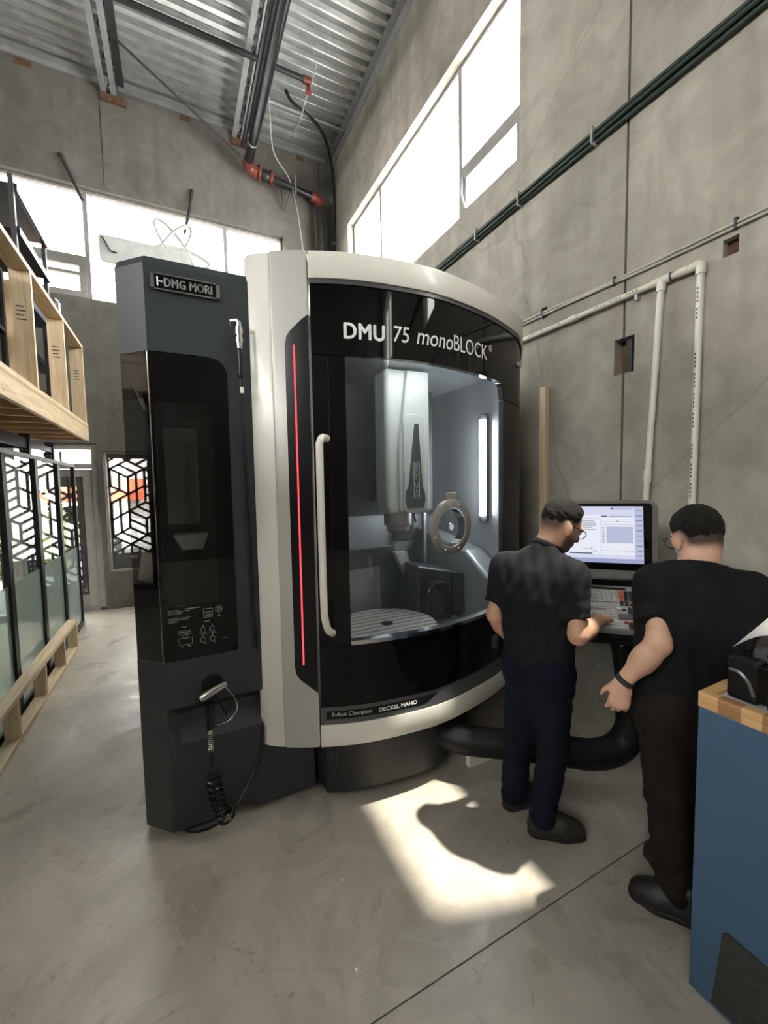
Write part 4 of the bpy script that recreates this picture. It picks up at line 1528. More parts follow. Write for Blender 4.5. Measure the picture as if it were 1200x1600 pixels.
gn = thing('rinse_hose', (0.31, 2.17, 2.2), 'thin black hose with chrome quick coupling at the upper right of the slate cabinet', 'hose')
tb('elbow', 'chrome', gn, [(0.270, 2.18, 2.565), (0.30, 2.165, 2.568), (0.306, 2.16, 2.555)], 0.011, 10)
bm = B()
lathe(bm, [(0.010, 0), (0.013, 0.0), (0.013, 0.03), (0.017, 0.03), (0.017, 0.055), (0.013, 0.055), (0.013, 0.07), (0.018, 0.07), (0.018, 0.105), (0.011, 0.105), (0.011, 0.13)], (0.306, 2.16, 2.428), (0, 0, 1), 12)
obj('coupling', bm, 'chrome', gn, smooth=False)
bm = B()
lathe(bm, [(0.012 + 0.002 * (q % 2), 0.009 * q) for q in range(16)], (0.306, 2.16, 2.295), (0, 0, 1), 12)
obj('ribbed_sleeve', bm, 'satin_black', gn, smooth=True)
bx('hose_clip', 'lettering', gn, 0.300, 0.316, 2.150, 2.166, 2.215, 2.245)
tb('hose', 'rubber', gn, curve_pts([(0.306, 2.162, 2.42), (0.306, 2.168, 2.28), (0.308, 2.175, 2.12), (0.314, 2.18, 1.90), (0.322, 2.184, 1.6), (0.328, 2.186, 1.2), (0.332, 2.188, 0.9)], 6), 0.0075, 8)

# ================================================================== roof steel and services
def joist(x, label):
    j = thing('roof_joist', (x, 2.0, 7.0), label, 'joist', 'open web roof joists')
    zb, zt = 7.19, 7.345
    y0, y1 = -3.0, YB - 0.02
    for s in (-1, 1):
        bm = B()
        box(bm, x + s * 0.062 - 0.034, x + s * 0.062 + 0.034, y0, y1, zb, zb + 0.008)
        xi = x + s * 0.028
        box(bm, min(xi, xi + s * 0.006), max(xi, xi + s * 0.006), y0, y1, zb + 0.008, zb + 0.06)
        obj('bottom_chord', bm, 'steel_grey', j)
    bm = B()
    box(bm, x + 0.10, x + 0.19, y0, y1, zt, zt + 0.01)
    box(bm, x + 0.10, x + 0.108, y0, y1, zt - 0.06, zt)
    obj('top_chord', bm, 'steel_dark', j)
    for k in range(22):
        ya = y1 - 0.1 - k * 0.42
        for (p, q) in (((ya, zb + 0.02), (ya - 0.21, zt)), ((ya - 0.21, zt), (ya - 0.42, zb + 0.02))):
            tb('web_rod', 'steel_dark', j, [(x + (0.0 if p[1] < 7.25 else 0.12), p[0], p[1]), (x + (0.0 if q[1] < 7.25 else 0.12), q[0], q[1])], 0.012, 6)
    bx('bearing_seat', 'rust', j, x - 0.11, x + 0.2, YB - 0.05, YB, zb - 0.10, zb - 0.01)
    return j
joist(-0.60, 'grey open-web roof joist on the left, above the wooden platform')
joist(1.10, 'grey open-web roof joist beside the black sprinkler pipe')

sp_pipe = thing('sprinkler_pipe', (1.2, 6.8, 6.0), 'thick black sprinkler main with red couplings dropping into the corner', 'pipe')
PX, PZ = 1.19, 6.68
tb('main_pipe', 'pipe_steel', sp_pipe, [(PX, -2.0, PZ), (PX, 6.78, PZ)], 0.066, 18)
tb('side_conduit', 'pipe_steel', sp_pipe, [(PX - 0.115, -2.0, PZ + 0.02), (PX - 0.115, 6.5, PZ + 0.02)], 0.03, 12)
tb('elbow', 'red_coupling', sp_pipe, curve_pts([(PX, 6.70, PZ - 0.0), (PX, 6.80, PZ - 0.01), (PX + 0.05, 6.85, PZ - 0.03), (PX + 0.14, 6.86, PZ - 0.045)], 4), 0.080, 16)
def cross_pt(t):
    return Vector((PX + 0.05 + t * 1.03, 6.86, PZ - 0.02 - t * 0.13))
for t in (0.08, 0.19, 0.30):
    pass
def collar(t, r=0.092, w=0.05, mat='red_coupling', nm='coupling'):
    a, b = cross_pt(t), cross_pt(t + 0.01)
    d = (b - a).normalized()
    bm = B()
    lathe(bm, [(r * 0.8, -w / 2), (r, -w / 2 + 0.008), (r, w / 2 - 0.008), (r * 0.8, w / 2)], a, d, 18)
    o = obj(nm, bm, mat, sp_pipe, smooth=True)
    bm = B()
    for s in (-1, 1):
        obox(bm, a + Vector((0, 0, 1)) * s * (r + 0.008), d, (0, 1, 0), (0, 0, 1), w * 0.8, 0.07, 0.03)
    obj('bolt_pad', bm, mat, o, bevel=0.004)
collar(0.125)
collar(0.30)
bm = B()
lathe(bm, [(0.06, -0.08), (0.075, -0.05), (0.085, 0.0), (0.075, 0.05), (0.06, 0.08)], cross_pt(0.21), cross_pt(0.3) - cross_pt(0.2), 16)
obj('check_valve', bm, 'pipe_black', sp_pipe, smooth=True)
tb('cross_pipe', 'pipe_steel', sp_pipe, [cross_pt(0.10), cross_pt(0.97)], 0.058, 16)
e1 = cross_pt(0.97)
tb('elbow', 'red_coupling', sp_pipe, curve_pts([e1 - Vector((0.04, 0, -0.005)), e1 + Vector((0.05, 0, -0.012)), e1 + Vector((0.10, 0, -0.06)), e1 + Vector((0.105, 0, -0.14))], 5), 0.078, 16)
tb('riser', 'pipe_black', sp_pipe, [e1 + Vector((0.105, 0, -0.10)), e1 + Vector((0.105, 0, -6.5))], 0.062, 16)
cl = tb('strut_clamp', 'galv', sp_pipe, [e1 + Vector((-0.06, -0.02, -0.93)), e1 + Vector((0.28, -0.02, -0.98))], 0.022, 6)
tb('hanger_rod', 'galv', sp_pipe, [cross_pt(0.66) + Vector((0, -0.07, 0.16)), cross_pt(0.66) + Vector((0, -0.07, -0.14))], 0.012, 6)
bm = B()
lathe(bm, [(0.072, -0.015), (0.072, 0.015)], (PX, 6.35, PZ), (0, 1, 0), 16)
obj('pipe_clip', bm, 'galv', sp_pipe)
tb('wall_bracket', 'steel_dark', sp_pipe, [cross_pt(0.45) + Vector((0, 0.02, -0.06)), cross_pt(0.52) + Vector((0, 0.16, -0.30)), cross_pt(0.60) + Vector((0, 0.02, -0.06))], 0.012, 6)

br = thing('branch_pipe', (0.6, 5.58, 7.1), 'thin dark sprinkler branch pipe crossing under the roof deck', 'pipe')
tb('pipe', 'pipe_black', br, [(-5.8, 5.58, 7.10), (1.76, 5.58, 7.10)], 0.035, 12)
tb('end_cap', 'red_coupling', br, [(1.72, 5.58, 7.10), (1.82, 5.58, 7.10)], 0.048, 12)
bm = B()
lathe(bm, [(0.02, 0.0), (0.025, -0.05), (0.012, -0.09), (0.04, -0.10), (0.04, -0.108)], (1.79, 5.58, 7.06), (0, 0, 1), 12)
obj('sprinkler_head', bm, 'red_coupling', br)

tag(tb('brace_rod', 'steel_dark', None, [(-0.50, 6.25, 7.30), (1.06, 6.74, 6.73)], 0.014, 8), 'thin dark brace rod slanting from the joist to the sprinkler pipe', 'rod')
cc = thing('corner_cable', (2.55, 6.9, 6.0), 'thick black cable running down the room corner from the roof', 'cable')
tb('cable', 'cable_black', cc, curve_pts([(1.62, 6.1, 7.345), (1.72, 6.12, 7.24), (2.0, 6.2, 7.20), (2.3, 6.45, 7.22), (2.52, 6.75, 7.10), (2.60, 6.86, 6.7), (2.60, 6.90, 6.0), (2.60, 6.92, 5.0), (2.60, 6.92, 2.5)], 6), 0.024, 8)
for z in (6.62, 5.88, 5.1):
    bx('cable_clip', 'galv', cc, 2.57, 2.642, 6.86, 6.96, z, z + 0.02)
for k, (a, lab) in enumerate((((1.55, 6.2), 'grey wire loop hanging below the deck onto the red-capped pipe'), ((1.75, 5.5), 'grey hanging wire beside the sprinkler head'))):
    x0, y0 = a
    if k == 0:
        p = [(1.33, 5.9, 7.35), (1.40, 6.15, 7.0), (1.52, 6.5, 6.75), (1.82, 6.80, 6.66), (1.95, 6.83, 6.2), (2.05, 6.9, 5.6)]
    else:
        p = [(1.76, 5.35, 7.34), (1.86, 5.45, 7.2), (1.80, 5.75, 7.0), (1.82, 6.1, 7.02), (1.84, 6.5, 7.16)]
    tag(tb('hanging_wire', 'wire', None, curve_pts(p, 6), 0.008, 6), lab, 'wire', 'wires under the roof')
tag(tb('unistrut_channel', 'steel_grey', None, [(1.30, 6.35, 7.33), (2.60, 6.35, 7.33)], 0.022, 4), 'short grey steel channel under the deck by the corner', 'channel')

for pts, lab in (([(-1.20, 7.05, 6.22), (-1.16, 7.03, 6.12), (-1.02, 7.01, 5.78), (-0.97, 7.02, 5.66)], 'black strap hanging from the wall above the left window mullion'),
                 ([(0.40, 7.05, 6.22), (0.37, 7.02, 6.05), (0.34, 6.98, 5.85), (0.26, 6.80, 5.44)], 'black strap hanging from the wall above the white logo sign')):
    tag(tb('hanging_strap', 'strap', None, curve_pts(pts, 5), [0.030] * 3 + [0.022] * (len(curve_pts(pts, 5)) - 3), 6), lab, 'strap', 'straps over the end window')

# hanging shop sign seen from behind
sg = thing('hanging_sign', (0.0, 6.75, 4.8), 'pale hanging sign with atom loops in front of the end window', 'sign')
bm = B()
prism(bm, rounded(-0.785, 0.32, 4.80, 5.135, 0.05, 5), 6.72, 6.78, 'Y')
obj('sign_board', bm, 'sign_white', sg)
for k, (rot, cx, cz, a, b_) in enumerate(((0.95, 0.12, 5.20, 0.37, 0.115), (-0.95, 0.12, 5.20, 0.37, 0.115), (-0.12, 0.22, 5.06, 0.36, 0.105))):
    bm = B()
    pts = []
    for q in range(41):
        t = 2 * math.pi * q / 40
        u, v = a * math.cos(t), b_ * math.sin(t)
        pts.append((cx + u * math.cos(rot) - v * math.sin(rot), 6.75, cz + u * math.sin(rot) + v * math.cos(rot)))
    tube(bm, pts, [0.020 + 0.010 * abs(math.cos(math.pi * q / 40)) for q in range(41)], 6, False)
    obj('atom_loop', bm, 'sign_white', sg, smooth=True)
tb('sign_wire', 'strap', sg, [(-0.74, 6.71, 5.10), (-0.66, 6.70, 4.93), (-0.58, 6.70, 4.92)], 0.008, 6)

# ------------------------------------------------------------------ on the right wall
cb = thing('cable_bundle', (XR - 0.03, 2.4, 4.05), 'bundle of dark green cables running along the right wall', 'cables')
for k, (dx, dz, r) in enumerate(((0.018, 0.0, 0.017), (0.020, 0.032, 0.015), (0.020, -0.032, 0.016), (0.045, 0.015, 0.013), (0.045, -0.016, 0.013))):
    pts = []
    for q in range(33):
        y_ = -2.0 + q * (6.6 + 2.0) / 32
        pts.append((XR - dx, y_, 4.06 + dz + 0.006 * math.sin(y_ * 2.3 + k)))
    tb('cable', 'cable_green', cb, pts, r, 8)
for y_ in (1.95, 2.62, 3.15, 0.9):
    bx('cable_saddle', 'galv', cb, XR - 0.065, XR - 0.001, y_ - 0.008, y_ + 0.008, 4.01, 4.115)

cd = thing('wall_conduit', (XR - 0.02, 2.0, 3.05), 'pair of thin pale conduits on the right wall above the white pipe', 'conduit')
for dz in (0.0, 0.022):
    tb('conduit', 'conduit', cd, curve_pts([(XR - 0.012, -1.0, 3.06 + dz), (XR - 0.012, 0.6, 3.05 + dz), (XR - 0.012, 1.5, 3.045 + dz * 0.9), (XR - 0.014, 2.0, 3.055 + dz * 0.5), (XR - 0.012, 2.5, 3.06 + dz), (XR - 0.012, 4.5, 3.06 + dz)], 5), 0.0085, 8)
for y_ in (1.14, 1.80, 2.39):
    bx('conduit_clip', 'steel_dark', cd, XR - 0.024, XR, y_ - 0.006, y_ + 0.006, 3.035, 3.09)

pv = thing('plastic_pipe', (XR - 0.03, 1.4, 1.5), 'white plastic pipe run with two drops on the right wall', 'pipe')
ZP = 2.925
XPV = XR - 0.032
tb('main_run', 'pvc', pv, [(XPV, 1.29, ZP), (XPV, 4.3, ZP)], 0.0185, 14)
tb('drop', 'pvc', pv, [(XPV, 1.285, ZP), (XPV, 1.294, 1.0)], 0.0185, 14)
tb('drop', 'pvc', pv, [(XPV, 1.49, ZP), (XPV, 1.565, 1.3)], 0.0185, 14)
tb('elbow', 'pvc', pv, curve_pts([(XPV, 1.335, ZP), (XPV, 1.295, ZP), (XPV, 1.286, ZP - 0.012), (XPV, 1.286, ZP - 0.055)], 5), 0.0245, 14)
tb('tee', 'pvc', pv, [(XPV, 1.44, ZP), (XPV, 1.54, ZP)], 0.0245, 14)
tb('tee_branch', 'pvc', pv, [(XPV, 1.49, ZP), (XPV, 1.493, ZP - 0.06)], 0.0245, 14)
tb('coupling', 'pvc', pv, [(XPV, 1.345, ZP), (XPV, 1.40, ZP)], 0.022, 14)
tb('coupling', 'pvc', pv, [(XPV, 2.06, ZP), (XPV, 2.13, ZP)], 0.0235, 14)
tb('coupling', 'pvc', pv, [(XPV, 1.541, 1.82), (XPV, 1.545, 1.74)], 0.0235, 14)
tb('coupling_ring', 'print', pv, [(XPV, 1.432, ZP), (XPV, 1.438, ZP)], 0.0255, 14)
bm = B()
for y0, z0, z1 in ((1.2895, 2.8, 2.62), (1.291, 2.45, 2.0), (1.2925, 1.95, 1.62)):
    n = int((z0 - z1) / 0.022)
    for k in range(n):
        if k % 5 == 4:
            continue
        z = z0 - k * 0.022
        box(bm, XPV - 0.0195, XPV - 0.0175, y0 - 0.003, y0 + 0.003, z - 0.013, z)
obj('pipe_print', bm, 'print', pv)
bm = B()
for y0, y1 in ((1.62, 1.95), (2.2, 2.55)):
    n = int((y1 - y0) / 0.022)
    for k in range(n):
        if k % 5 != 4:
            box(bm, XPV - 0.0195, XPV - 0.0175, y0 + k * 0.022, y0 + k * 0.022 + 0.012, ZP - 0.002, ZP + 0.003)
obj('pipe_print', bm, 'print', pv)
bx('pipe_hook', 'galv', pv, XR - 0.04, XR - 0.002, 1.63, 1.645, ZP - 0.05, ZP - 0.015)

bm = B()
box(bm, XR - 0.042, XR - 0.002, 2.335, 2.39, 0.0, 2.495)
tag(obj('wooden_stud', bm, 'pine_z', None, bevel=0.002), 'bare pine stud standing upright against the right wall behind the console', 'stud')
tag(tb('wall_wire', 'wire', None, [(XR - 0.006, 2.6, 0.62), (XR - 0.006, 0.4, 0.60)], 0.006, 6), 'thin pale wire low along the right wall', 'wire')
bm = B()
box(bm, 1.53, 2.0, 1.93, 1.97, 0.0, 0.085)
tag(obj('plank', bm, 'cream', None, bevel=0.002), 'short cream plank lying on the floor under the console arm', 'plank')

# ================================================================== left side: platform, racks, glass partition
pf = thing('timber_platform', (-1.0, 5.5, 2.38), 'raw pine storage platform with studded guard frame high on the left', 'platform')
MX = -1.0
bx('rim_board', 'pine_y', pf, MX - 0.038, MX, 1.2, 6.56, 2.385, 2.545, bevel=0.002)
bx('deck_board', 'ply', pf, -2.6, MX, 1.2, 6.56, 2.547, 2.566)
for k in range(14):
    y_ = 6.52 - k * 0.40
    bx('floor_joist', 'pine_x', pf, -2.6, MX - 0.04, y_ - 0.02, y_ + 0.018, 2.385, 2.545)
bx('bottom_plate', 'pine_y', pf, MX - 0.14, MX, 1.2, 6.56, 2.567, 2.605, bevel=0.002)
bx('top_plate', 'pine_y', pf, MX - 0.14, MX, 1.2, 6.52, 3.545, 3.585, bevel=0.002)
for y_ in (6.48, 5.50, 4.42, 3.35, 2.3):
    st = bx('stud', 'pine_z', pf, MX - 0.14, MX, y_ - 0.02, y_ + 0.02, 2.606, 3.544, bevel=0.002)
    bm = B()
    for k in range(4):
        box(bm, MX - 0.105, MX - 0.105 + 0.05 + 0.012 * (k % 2), y_ - 0.0215, y_ - 0.0203, 3.25 - 0.035 * k, 3.26 - 0.035 * k)
    obj('stamp', bm, 'print', st)
bx('stud', 'pine_z', pf, MX - 0.30, MX - 0.16, 4.55, 4.59, 2.606, 3.50, bevel=0.002)

def shelf_rack(x0, x1, y0, y1, z0, z1, levels, label):
    r = thing('storage_rack', ((x0 + x1) / 2, (y0 + y1) / 2, z0), label, 'rack', 'black steel racks')
    for (px, py) in ((x0, y0), (x1, y0), (x0, y1), (x1, y1)):
        p = bx('upright', 'shelf_dark', r, px - 0.02, px + 0.02, py - 0.025, py + 0.025, z0, z1)
        bm = B()
        z = z0 + 0.05
        while z < z1 - 0.04:
            box(bm, px + 0.0195, px + 0.0215, py - 0.006, py + 0.006, z, z + 0.022)
            z += 0.06
        obj('slots', bm, 'wire', p)
    for z in levels:
        bx('shelf', 'shelf_dark', r, x0, x1, y0, y1, z, z + 0.02)
        bx('shelf_beam', 'rack_blue', r, x1 + 0.021, x1 + 0.045, y0, y1, z - 0.045, z + 0.03)
    return r
shelf_rack(-1.75, -1.33, 5.42, 6.52, 2.567, 4.86, (2.75, 3.2, 3.75, 4.35, 4.76), 'tall black steel rack standing on the wooden platform by the end window')
shelf_rack(-1.80, -1.40, 3.3, 4.85, 2.567, 3.9, (2.7, 3.1, 3.5), 'lower black steel rack behind the platform studs nearest the camera')
shelf_rack(-3.6, -3.1, -1.5, 1.8, 0.0, 3.2, (0.3, 1.0, 1.7, 2.4, 3.0), 'black steel rack against the far left side, out of the picture')
bm = B()
box(bm, -1.72, -1.40, 5.95, 6.35, 4.782, 5.02)
tag(obj('black_bag', bm, 'strap', None, bevel=0.07, seg=4), 'soft black bag on the top shelf of the tall rack', 'bag')
bm = B()
prism(bm, [(-1.275, 2.568), (-1.15, 2.568), (-1.155, 3.5), (-1.17, 4.02), (-1.22, 4.07), (-1.275, 3.9)], 6.31, 6.55, 'Y')
tag(obj('wrapped_bundle', bm, glass('cling_film', (0.55, 0.57, 0.58), 0.12, 0.15, 0.5, (0.28, 0.29, 0.30)), None, bevel=0.02, seg=3), 'grey bundle in clear plastic wrap at the far end of the platform', 'bundle')
for k, (y0, lab) in enumerate(((3.68, 'black framed glass panel leaning behind the platform studs, nearer one'), (5.60, 'black framed glass panel between the two far platform studs'))):
    p = thing('framed_panel', (-1.2, y0 + 0.3, 2.57), lab, 'panel', 'black framed panels on the platform')
    for dims in ((y0, y0 + 0.035, 2.568, 3.5), (y0 + 0.62, y0 + 0.655, 2.568, 3.5), (y0 + 0.036, y0 + 0.619, 2.568, 2.60), (y0 + 0.036, y0 + 0.619, 3.466, 3.5), (y0 + 0.036, y0 + 0.619, 3.0, 3.03)):
        bx('frame_bar', 'black_frame', p, -1.19, -1.155, *dims)
    bx('dark_panel', 'smoke_glass', p, -1.176, -1.172, y0 + 0.03, y0 + 0.62, 2.6, 3.47)
    bx('back_sheet', 'shelf_dark', p, -1.200, -1.194, y0, y0 + 0.655, 2.568, 3.5)

pr_ = thing('pallet_rack', (-1.55, 6.2, 0), 'navy pallet rack frame under the wooden platform behind the glass partition', 'rack')
for (px, py) in ((-1.48, 5.85), (-1.48, 6.85), (-2.3, 5.85), (-2.3, 6.85)):
    u = bx('upright', 'rack_blue', pr_, px - 0.045, px + 0.045, py - 0.035, py + 0.035, 0, 2.38)
    bm = B()
    z = 0.1
    while z < 2.35:
        for s in (-0.018, 0.018):
            box(bm, px + s - 0.006, px + s + 0.006, py - 0.0365, py - 0.0345, z, z + 0.025)
        z += 0.055
    obj('slots', bm, 'sign_white', u)
for z in (2.22,):
    bx('beam', 'rack_blue', pr_, -1.50, -1.45, 3.6, 5.81, z, z + 0.11)
    bx('beam', 'rack_blue', pr_, -2.26, -1.53, 5.83, 5.87, z, z + 0.10)
    bx('beam', 'rack_blue', pr_, -1.50, -1.45, 5.89, 6.81, z + 0.03, z + 0.09)

GX = -1.18
for k in range(5):
    y1 = 6.47 - k * 0.80
    y0 = y1 - 0.80
    labs = ('glass partition panel nearest the entrance door', 'second glass partition panel from the entrance door', 'third glass partition panel from the entrance door', 'fourth glass partition panel from the door, at the left picture edge', 'glass partition panel past the left picture edge')
    g = thing('partition_panel', (GX, (y0 + y1) / 2, 0), 'black framed ' + labs[k] + ', lower half frosted', 'partition', 'glass partition panels')
    bx('post', 'black_frame', g, GX - 0.02, GX + 0.02, y1 - 0.05, y1 - 0.002, 0, 2.04)
    bx('post', 'black_frame', g, GX - 0.02, GX + 0.02, y0 + 0.002, y0 + 0.03, 0, 2.04)
    bx('bottom_rail', 'black_frame', g, GX - 0.02, GX + 0.02, y0 + 0.031, y1 - 0.051, 0, 0.06)
    bx('top_rail', 'steel_grey', g, GX - 0.022, GX + 0.022, y0 + 0.002, y1 - 0.002, 2.041, 2.075)
    pane(g, 'x', GX, y0 + 0.03, y1 - 0.05, 1.03, 2.04, 'clear_glass')
    pane(g, 'x', GX, y0 + 0.03, y1 - 0.05, 0.06, 1.03, 'frost', 'frosted_pane')

kr = thing('timber_kerb', (-1.06, 4.0, 0), 'low pine kerb rail on short posts in front of the glass partition', 'rail')
bx('bottom_plate', 'pine_y', kr, -1.14, -1.05, 0.9, 5.50, 0, 0.038, bevel=0.002)
bx('top_rail', 'pine_y', kr, -1.14, -1.05, 0.9, 5.50, 0.295, 0.333, bevel=0.002)
for y_ in (5.46, 4.92, 4.28, 3.62, 2.9, 2.2, 1.5):
    bx('post', 'pine_z', kr, -1.138, -1.052, y_ - 0.02, y_ + 0.02, 0.039, 0.294, bevel=0.002)

# ================================================================== control console
CR = Vector((0.70, -0.714, 0)).normalized()
CB = Vector((0.714, 0.70, 0)).normalized()
UP = Vector((0, 0, 1))
SC = Vector((2.085, 1.465, 1.43))
cs = thing('control_console', (2.2, 1.6, 0), 'grey swivel control console with lit screen and keypad on a thick black arm', 'console')
tilt = 0.16
SU = UP * math.cos(tilt) + CB * math.sin(tilt)
SN = (-CB * math.cos(tilt) + UP * math.sin(tilt))
def SP_(u, v, n=0.0):
    return SC + CR * u + SU * v + SN * n
def slab(name, outline, n0, n1, mat, parent, bevel=0.0, org=None, au=None, av=None, an=None):
    org = org or SC
    au, av, an = au or CR, av or SU, an or SN
    bm = B()
    lo = [bm.verts.new(org + au * u + av * v + an * n0) for u, v in outline]
    hi = [bm.verts.new(org + au * u + av * v + an * n1) for u, v in outline]
    bm.faces.new(lo[::-1])
    bm.faces.new(hi)
    m = len(outline)
    for i in range(m):
        bm.faces.new((lo[i], lo[(i + 1) % m], hi[(i + 1) % m], hi[i]))
    return obj(name, bm, mat, parent, bevel=bevel)
def taper(out, k):
    return [(u * (1 + k * v), v) for u, v in out]
hsng = slab('screen_housing', taper(rounded(-0.285, 0.262, -0.215, 0.215, 0.05, 6), 0.10), -0.05, 0.012, 'console_grey', cs, 0.006)
bez = slab('bezel', taper(rounded(-0.265, 0.232, -0.165, 0.197, 0.02, 4), 0.08), 0.0125, 0.0155, 'gloss_black', cs)
scr = slab('screen', [(-0.235, -0.128), (0.192, -0.128), (0.192, 0.180), (-0.235, 0.180)], 0.0155, 0.0165, 'screen', cs)
def ui(name, u0, u1, v0, v1, mat, lv=1):
    slab(name, [(u0, v0), (u1, v0), (u1, v1), (u0, v1)], 0.0165, 0.0168 + 0.0002 * lv, mat, scr)
ui('screen_area', -0.225, -0.015, -0.085, 0.135, 'screen_white')
ui('screen_area', -0.010, 0.148, -0.085, 0.120, 'screen_white')
ui('screen_area', 0.015, 0.143, -0.020, 0.070, 'screen_panel', 2)
ui('screen_bar', -0.235, 0.192, -0.128, -0.105, 'screen_bar')
ui('screen_bar', 0.152, 0.192, -0.105, 0.180, 'screen_panel')
ui('screen_bar', 0.035, 0.148, 0.162, 0.174, 'screen_panel', 2)
bm = B()
def sbar(u0, u1, v0, v1):
    c_ = SP_((u0 + u1) / 2, (v0 + v1) / 2, 0.0176)
    obox(bm, c_, CR, SU, SN, u1 - u0, v1 - v0, 0.0004)
for i in range(9):
    sbar(-0.006, 0.006, 0.062 - i * 0.010, 0.0645 - i * 0.010)
for i, w_ in enumerate((0.09, 0.07, 0.08, 0.08, 0.06, 0.075)):
    sbar(-0.215 + 0.10, -0.215 + 0.10 + w_, 0.11 - i * 0.012, 0.1125 - i * 0.012)
sbar(-0.008, 0.02, 0.124, 0.129); sbar(0.033, 0.14, 0.124, 0.1265); sbar(-0.008, 0.145, 0.095, 0.0962); sbar(-0.008, 0.145, 0.081, 0.0822)
sbar(-0.008, 0.145, -0.062, -0.0608); sbar(0.068, 0.0705, 0.093, 0.104); sbar(0.038, 0.048, 0.164, 0.172)
for i in range(10):
    sbar(0.158, 0.186, 0.155 - i * 0.027, 0.158 - i * 0.027)
sbar(-0.17, -0.055, -0.082, -0.076); sbar(-0.10, -0.06, -0.055, -0.053); sbar(-0.06, -0.055, -0.058, -0.050); sbar(-0.05, -0.044, -0.069, -0.063); sbar(-0.04, -0.034, -0.069, -0.063)
obj('screen_text', bm, 'screen_text', scr)
# keypad tray below the screen
KS = 0.50
KA = (CB * math.cos(KS) + UP * math.sin(KS))          # up the slope
KN = (UP * math.cos(KS) - CB * math.sin(KS))
KO = SC + UP * (-0.245) - CB * 0.045 - CR * 0.07                   # top edge centre
tray = slab('keypad_tray', [(-0.27, 0.0), (-0.27, -0.25), (-0.22, -0.31), (0.17, -0.31), (0.215, -0.27), (0.245, 0.0)], -0.045, 0.0, 'console_tray', cs, 0.008, KO, CR, KA, KN)
slab('tray_edge', [(-0.275, -0.02), (-0.275, -0.255), (-0.225, -0.325), (0.175, -0.325), (0.225, -0.275), (0.248, -0.02)], -0.10, -0.046, 'satin_black', cs, 0.006, KO, CR, KA, KN)
slab('hinge_block', [(-0.25, -0.03), (0.22, -0.03), (0.22, 0.06), (-0.25, 0.06)], -0.09, -0.01, 'satin_black', cs, 0.004, KO, CR, KA, KN)
def keys(name, rects, mat, h=0.006):
    bm = B()
    for (u, v, w_, d_) in rects:
        obox(bm, KO + CR * u + KA * v + KN * (h / 2), CR, KA, KN, w_, d_, h)
    return obj(name, bm, mat, tray)
kw = []
for r_ in range(6):
    for c_ in range(15):
        kw.append((-0.225 + c_ * 0.0235 + r_ * 0.001, -0.055 - r_ * 0.0145, 0.019, 0.0095))
for r_ in range(2):
    for c_ in range(9):
        kw.append((-0.12 + c_ * 0.021, -0.165 - r_ * 0.014, 0.017, 0.008))
        kw.append((-0.13 + c_ * 0.021, -0.212 - r_ * 0.014, 0.017, 0.008))
        kw.append((-0.07 + c_ * 0.021, -0.270 - r_ * 0.015, 0.017, 0.009))
for r_ in range(3):
    kw.append((0.085, -0.195 - r_ * 0.016, 0.02, 0.010))
    kw.append((0.115, -0.152 - r_ * 0.012, 0.018, 0.008))
keys('letter_keys', kw, 'key_white')
kb_, ko_ = [], []
for r_ in range(7):
    for c_ in range(4):
        rc = (0.143 + c_ * 0.022 - r_ * 0.0014, -0.052 - r_ * 0.0155, 0.017, 0.011)
        if (c_ == 0 and r_ < 5) or (r_ == 5 and c_ > 1):
            ko_.append(rc)
        else:
            kb_.append(rc)
for (u, v) in ((0.165, -0.170), (0.138, -0.182), (0.163, -0.186), (0.188, -0.184), (0.160, -0.199)):
    kb_.append((u, v, 0.017, 0.009))
keys('number_keys', kb_, 'key_black')
keys('axis_keys', ko_, 'key_orange')
keys('stop_keys', [(-0.015, -0.268, 0.02, 0.012), (0.135, -0.268, 0.02, 0.010), (0.160, -0.268, 0.022, 0.010)], 'key_red')
slab('touch_pad', [(0.105, -0.212), (0.175, -0.212), (0.175, -0.248), (0.105, -0.248)], 0.001, 0.004, 'inner_dark', tray, 0, KO, CR, KA, KN)
slab('keyboard_groove', [(-0.1, -0.018), (0.17, -0.018), (0.17, -0.034), (-0.1, -0.034)], 0.0005, 0.002, 'satin_black', tray, 0, KO, CR, KA, KN)
slab('key_switch', [(0.14, -0.282), (0.175, -0.282), (0.175, -0.305), (0.14, -0.305)], 0.001, 0.008, 'satin_black', tray, 0, KO, CR, KA, KN)
# thick swivel arm
arm = curve_pts([(1.36, 2.10, 0.22), (1.45, 1.93, 0.215), (1.68, 1.74, 0.215), (1.90, 1.57, 0.21), (2.05, 1.46, 0.205), (2.18, 1.405, 0.245), (2.255, 1.385, 0.36), (2.275, 1.40, 0.55), (2.265, 1.43, 0.80), (2.22, 1.46, 1.03)], 6)
tb('swivel_arm', 'arm_black', cs, arm, 0.082, 18)
slab('arm_mount', rounded(-0.09, 0.09, -0.09, 0.09, 0.03, 4), -0.16, -0.06, 'satin_black', cs, 0.01, KO + KA * -0.14, CR, KA, KN)
for pts in ([(2.02, 1.36, 1.0), (2.05, 1.33, 0.88), (2.06, 1.32, 0.6), (2.09, 1.31, 0.46), (2.17, 1.34, 0.52), (2.22, 1.36, 0.60)],
            [(2.06, 1.34, 0.98), (2.10, 1.32, 0.80), (2.11, 1.32, 0.5), (2.11, 1.33, 0.34)],
            [(1.93, 1.42, 0.985), (1.98, 1.40, 0.93), (2.05, 1.38, 0.91), (2.12, 1.38, 0.93)]):
    tb('console_cable', 'cable_black', cs, curve_pts(pts, 5), 0.0065, 6)
tb('cable_gland', 'galv', cs, [(2.05, 1.33, 0.95), (2.055, 1.327, 0.88)], 0.010, 8)

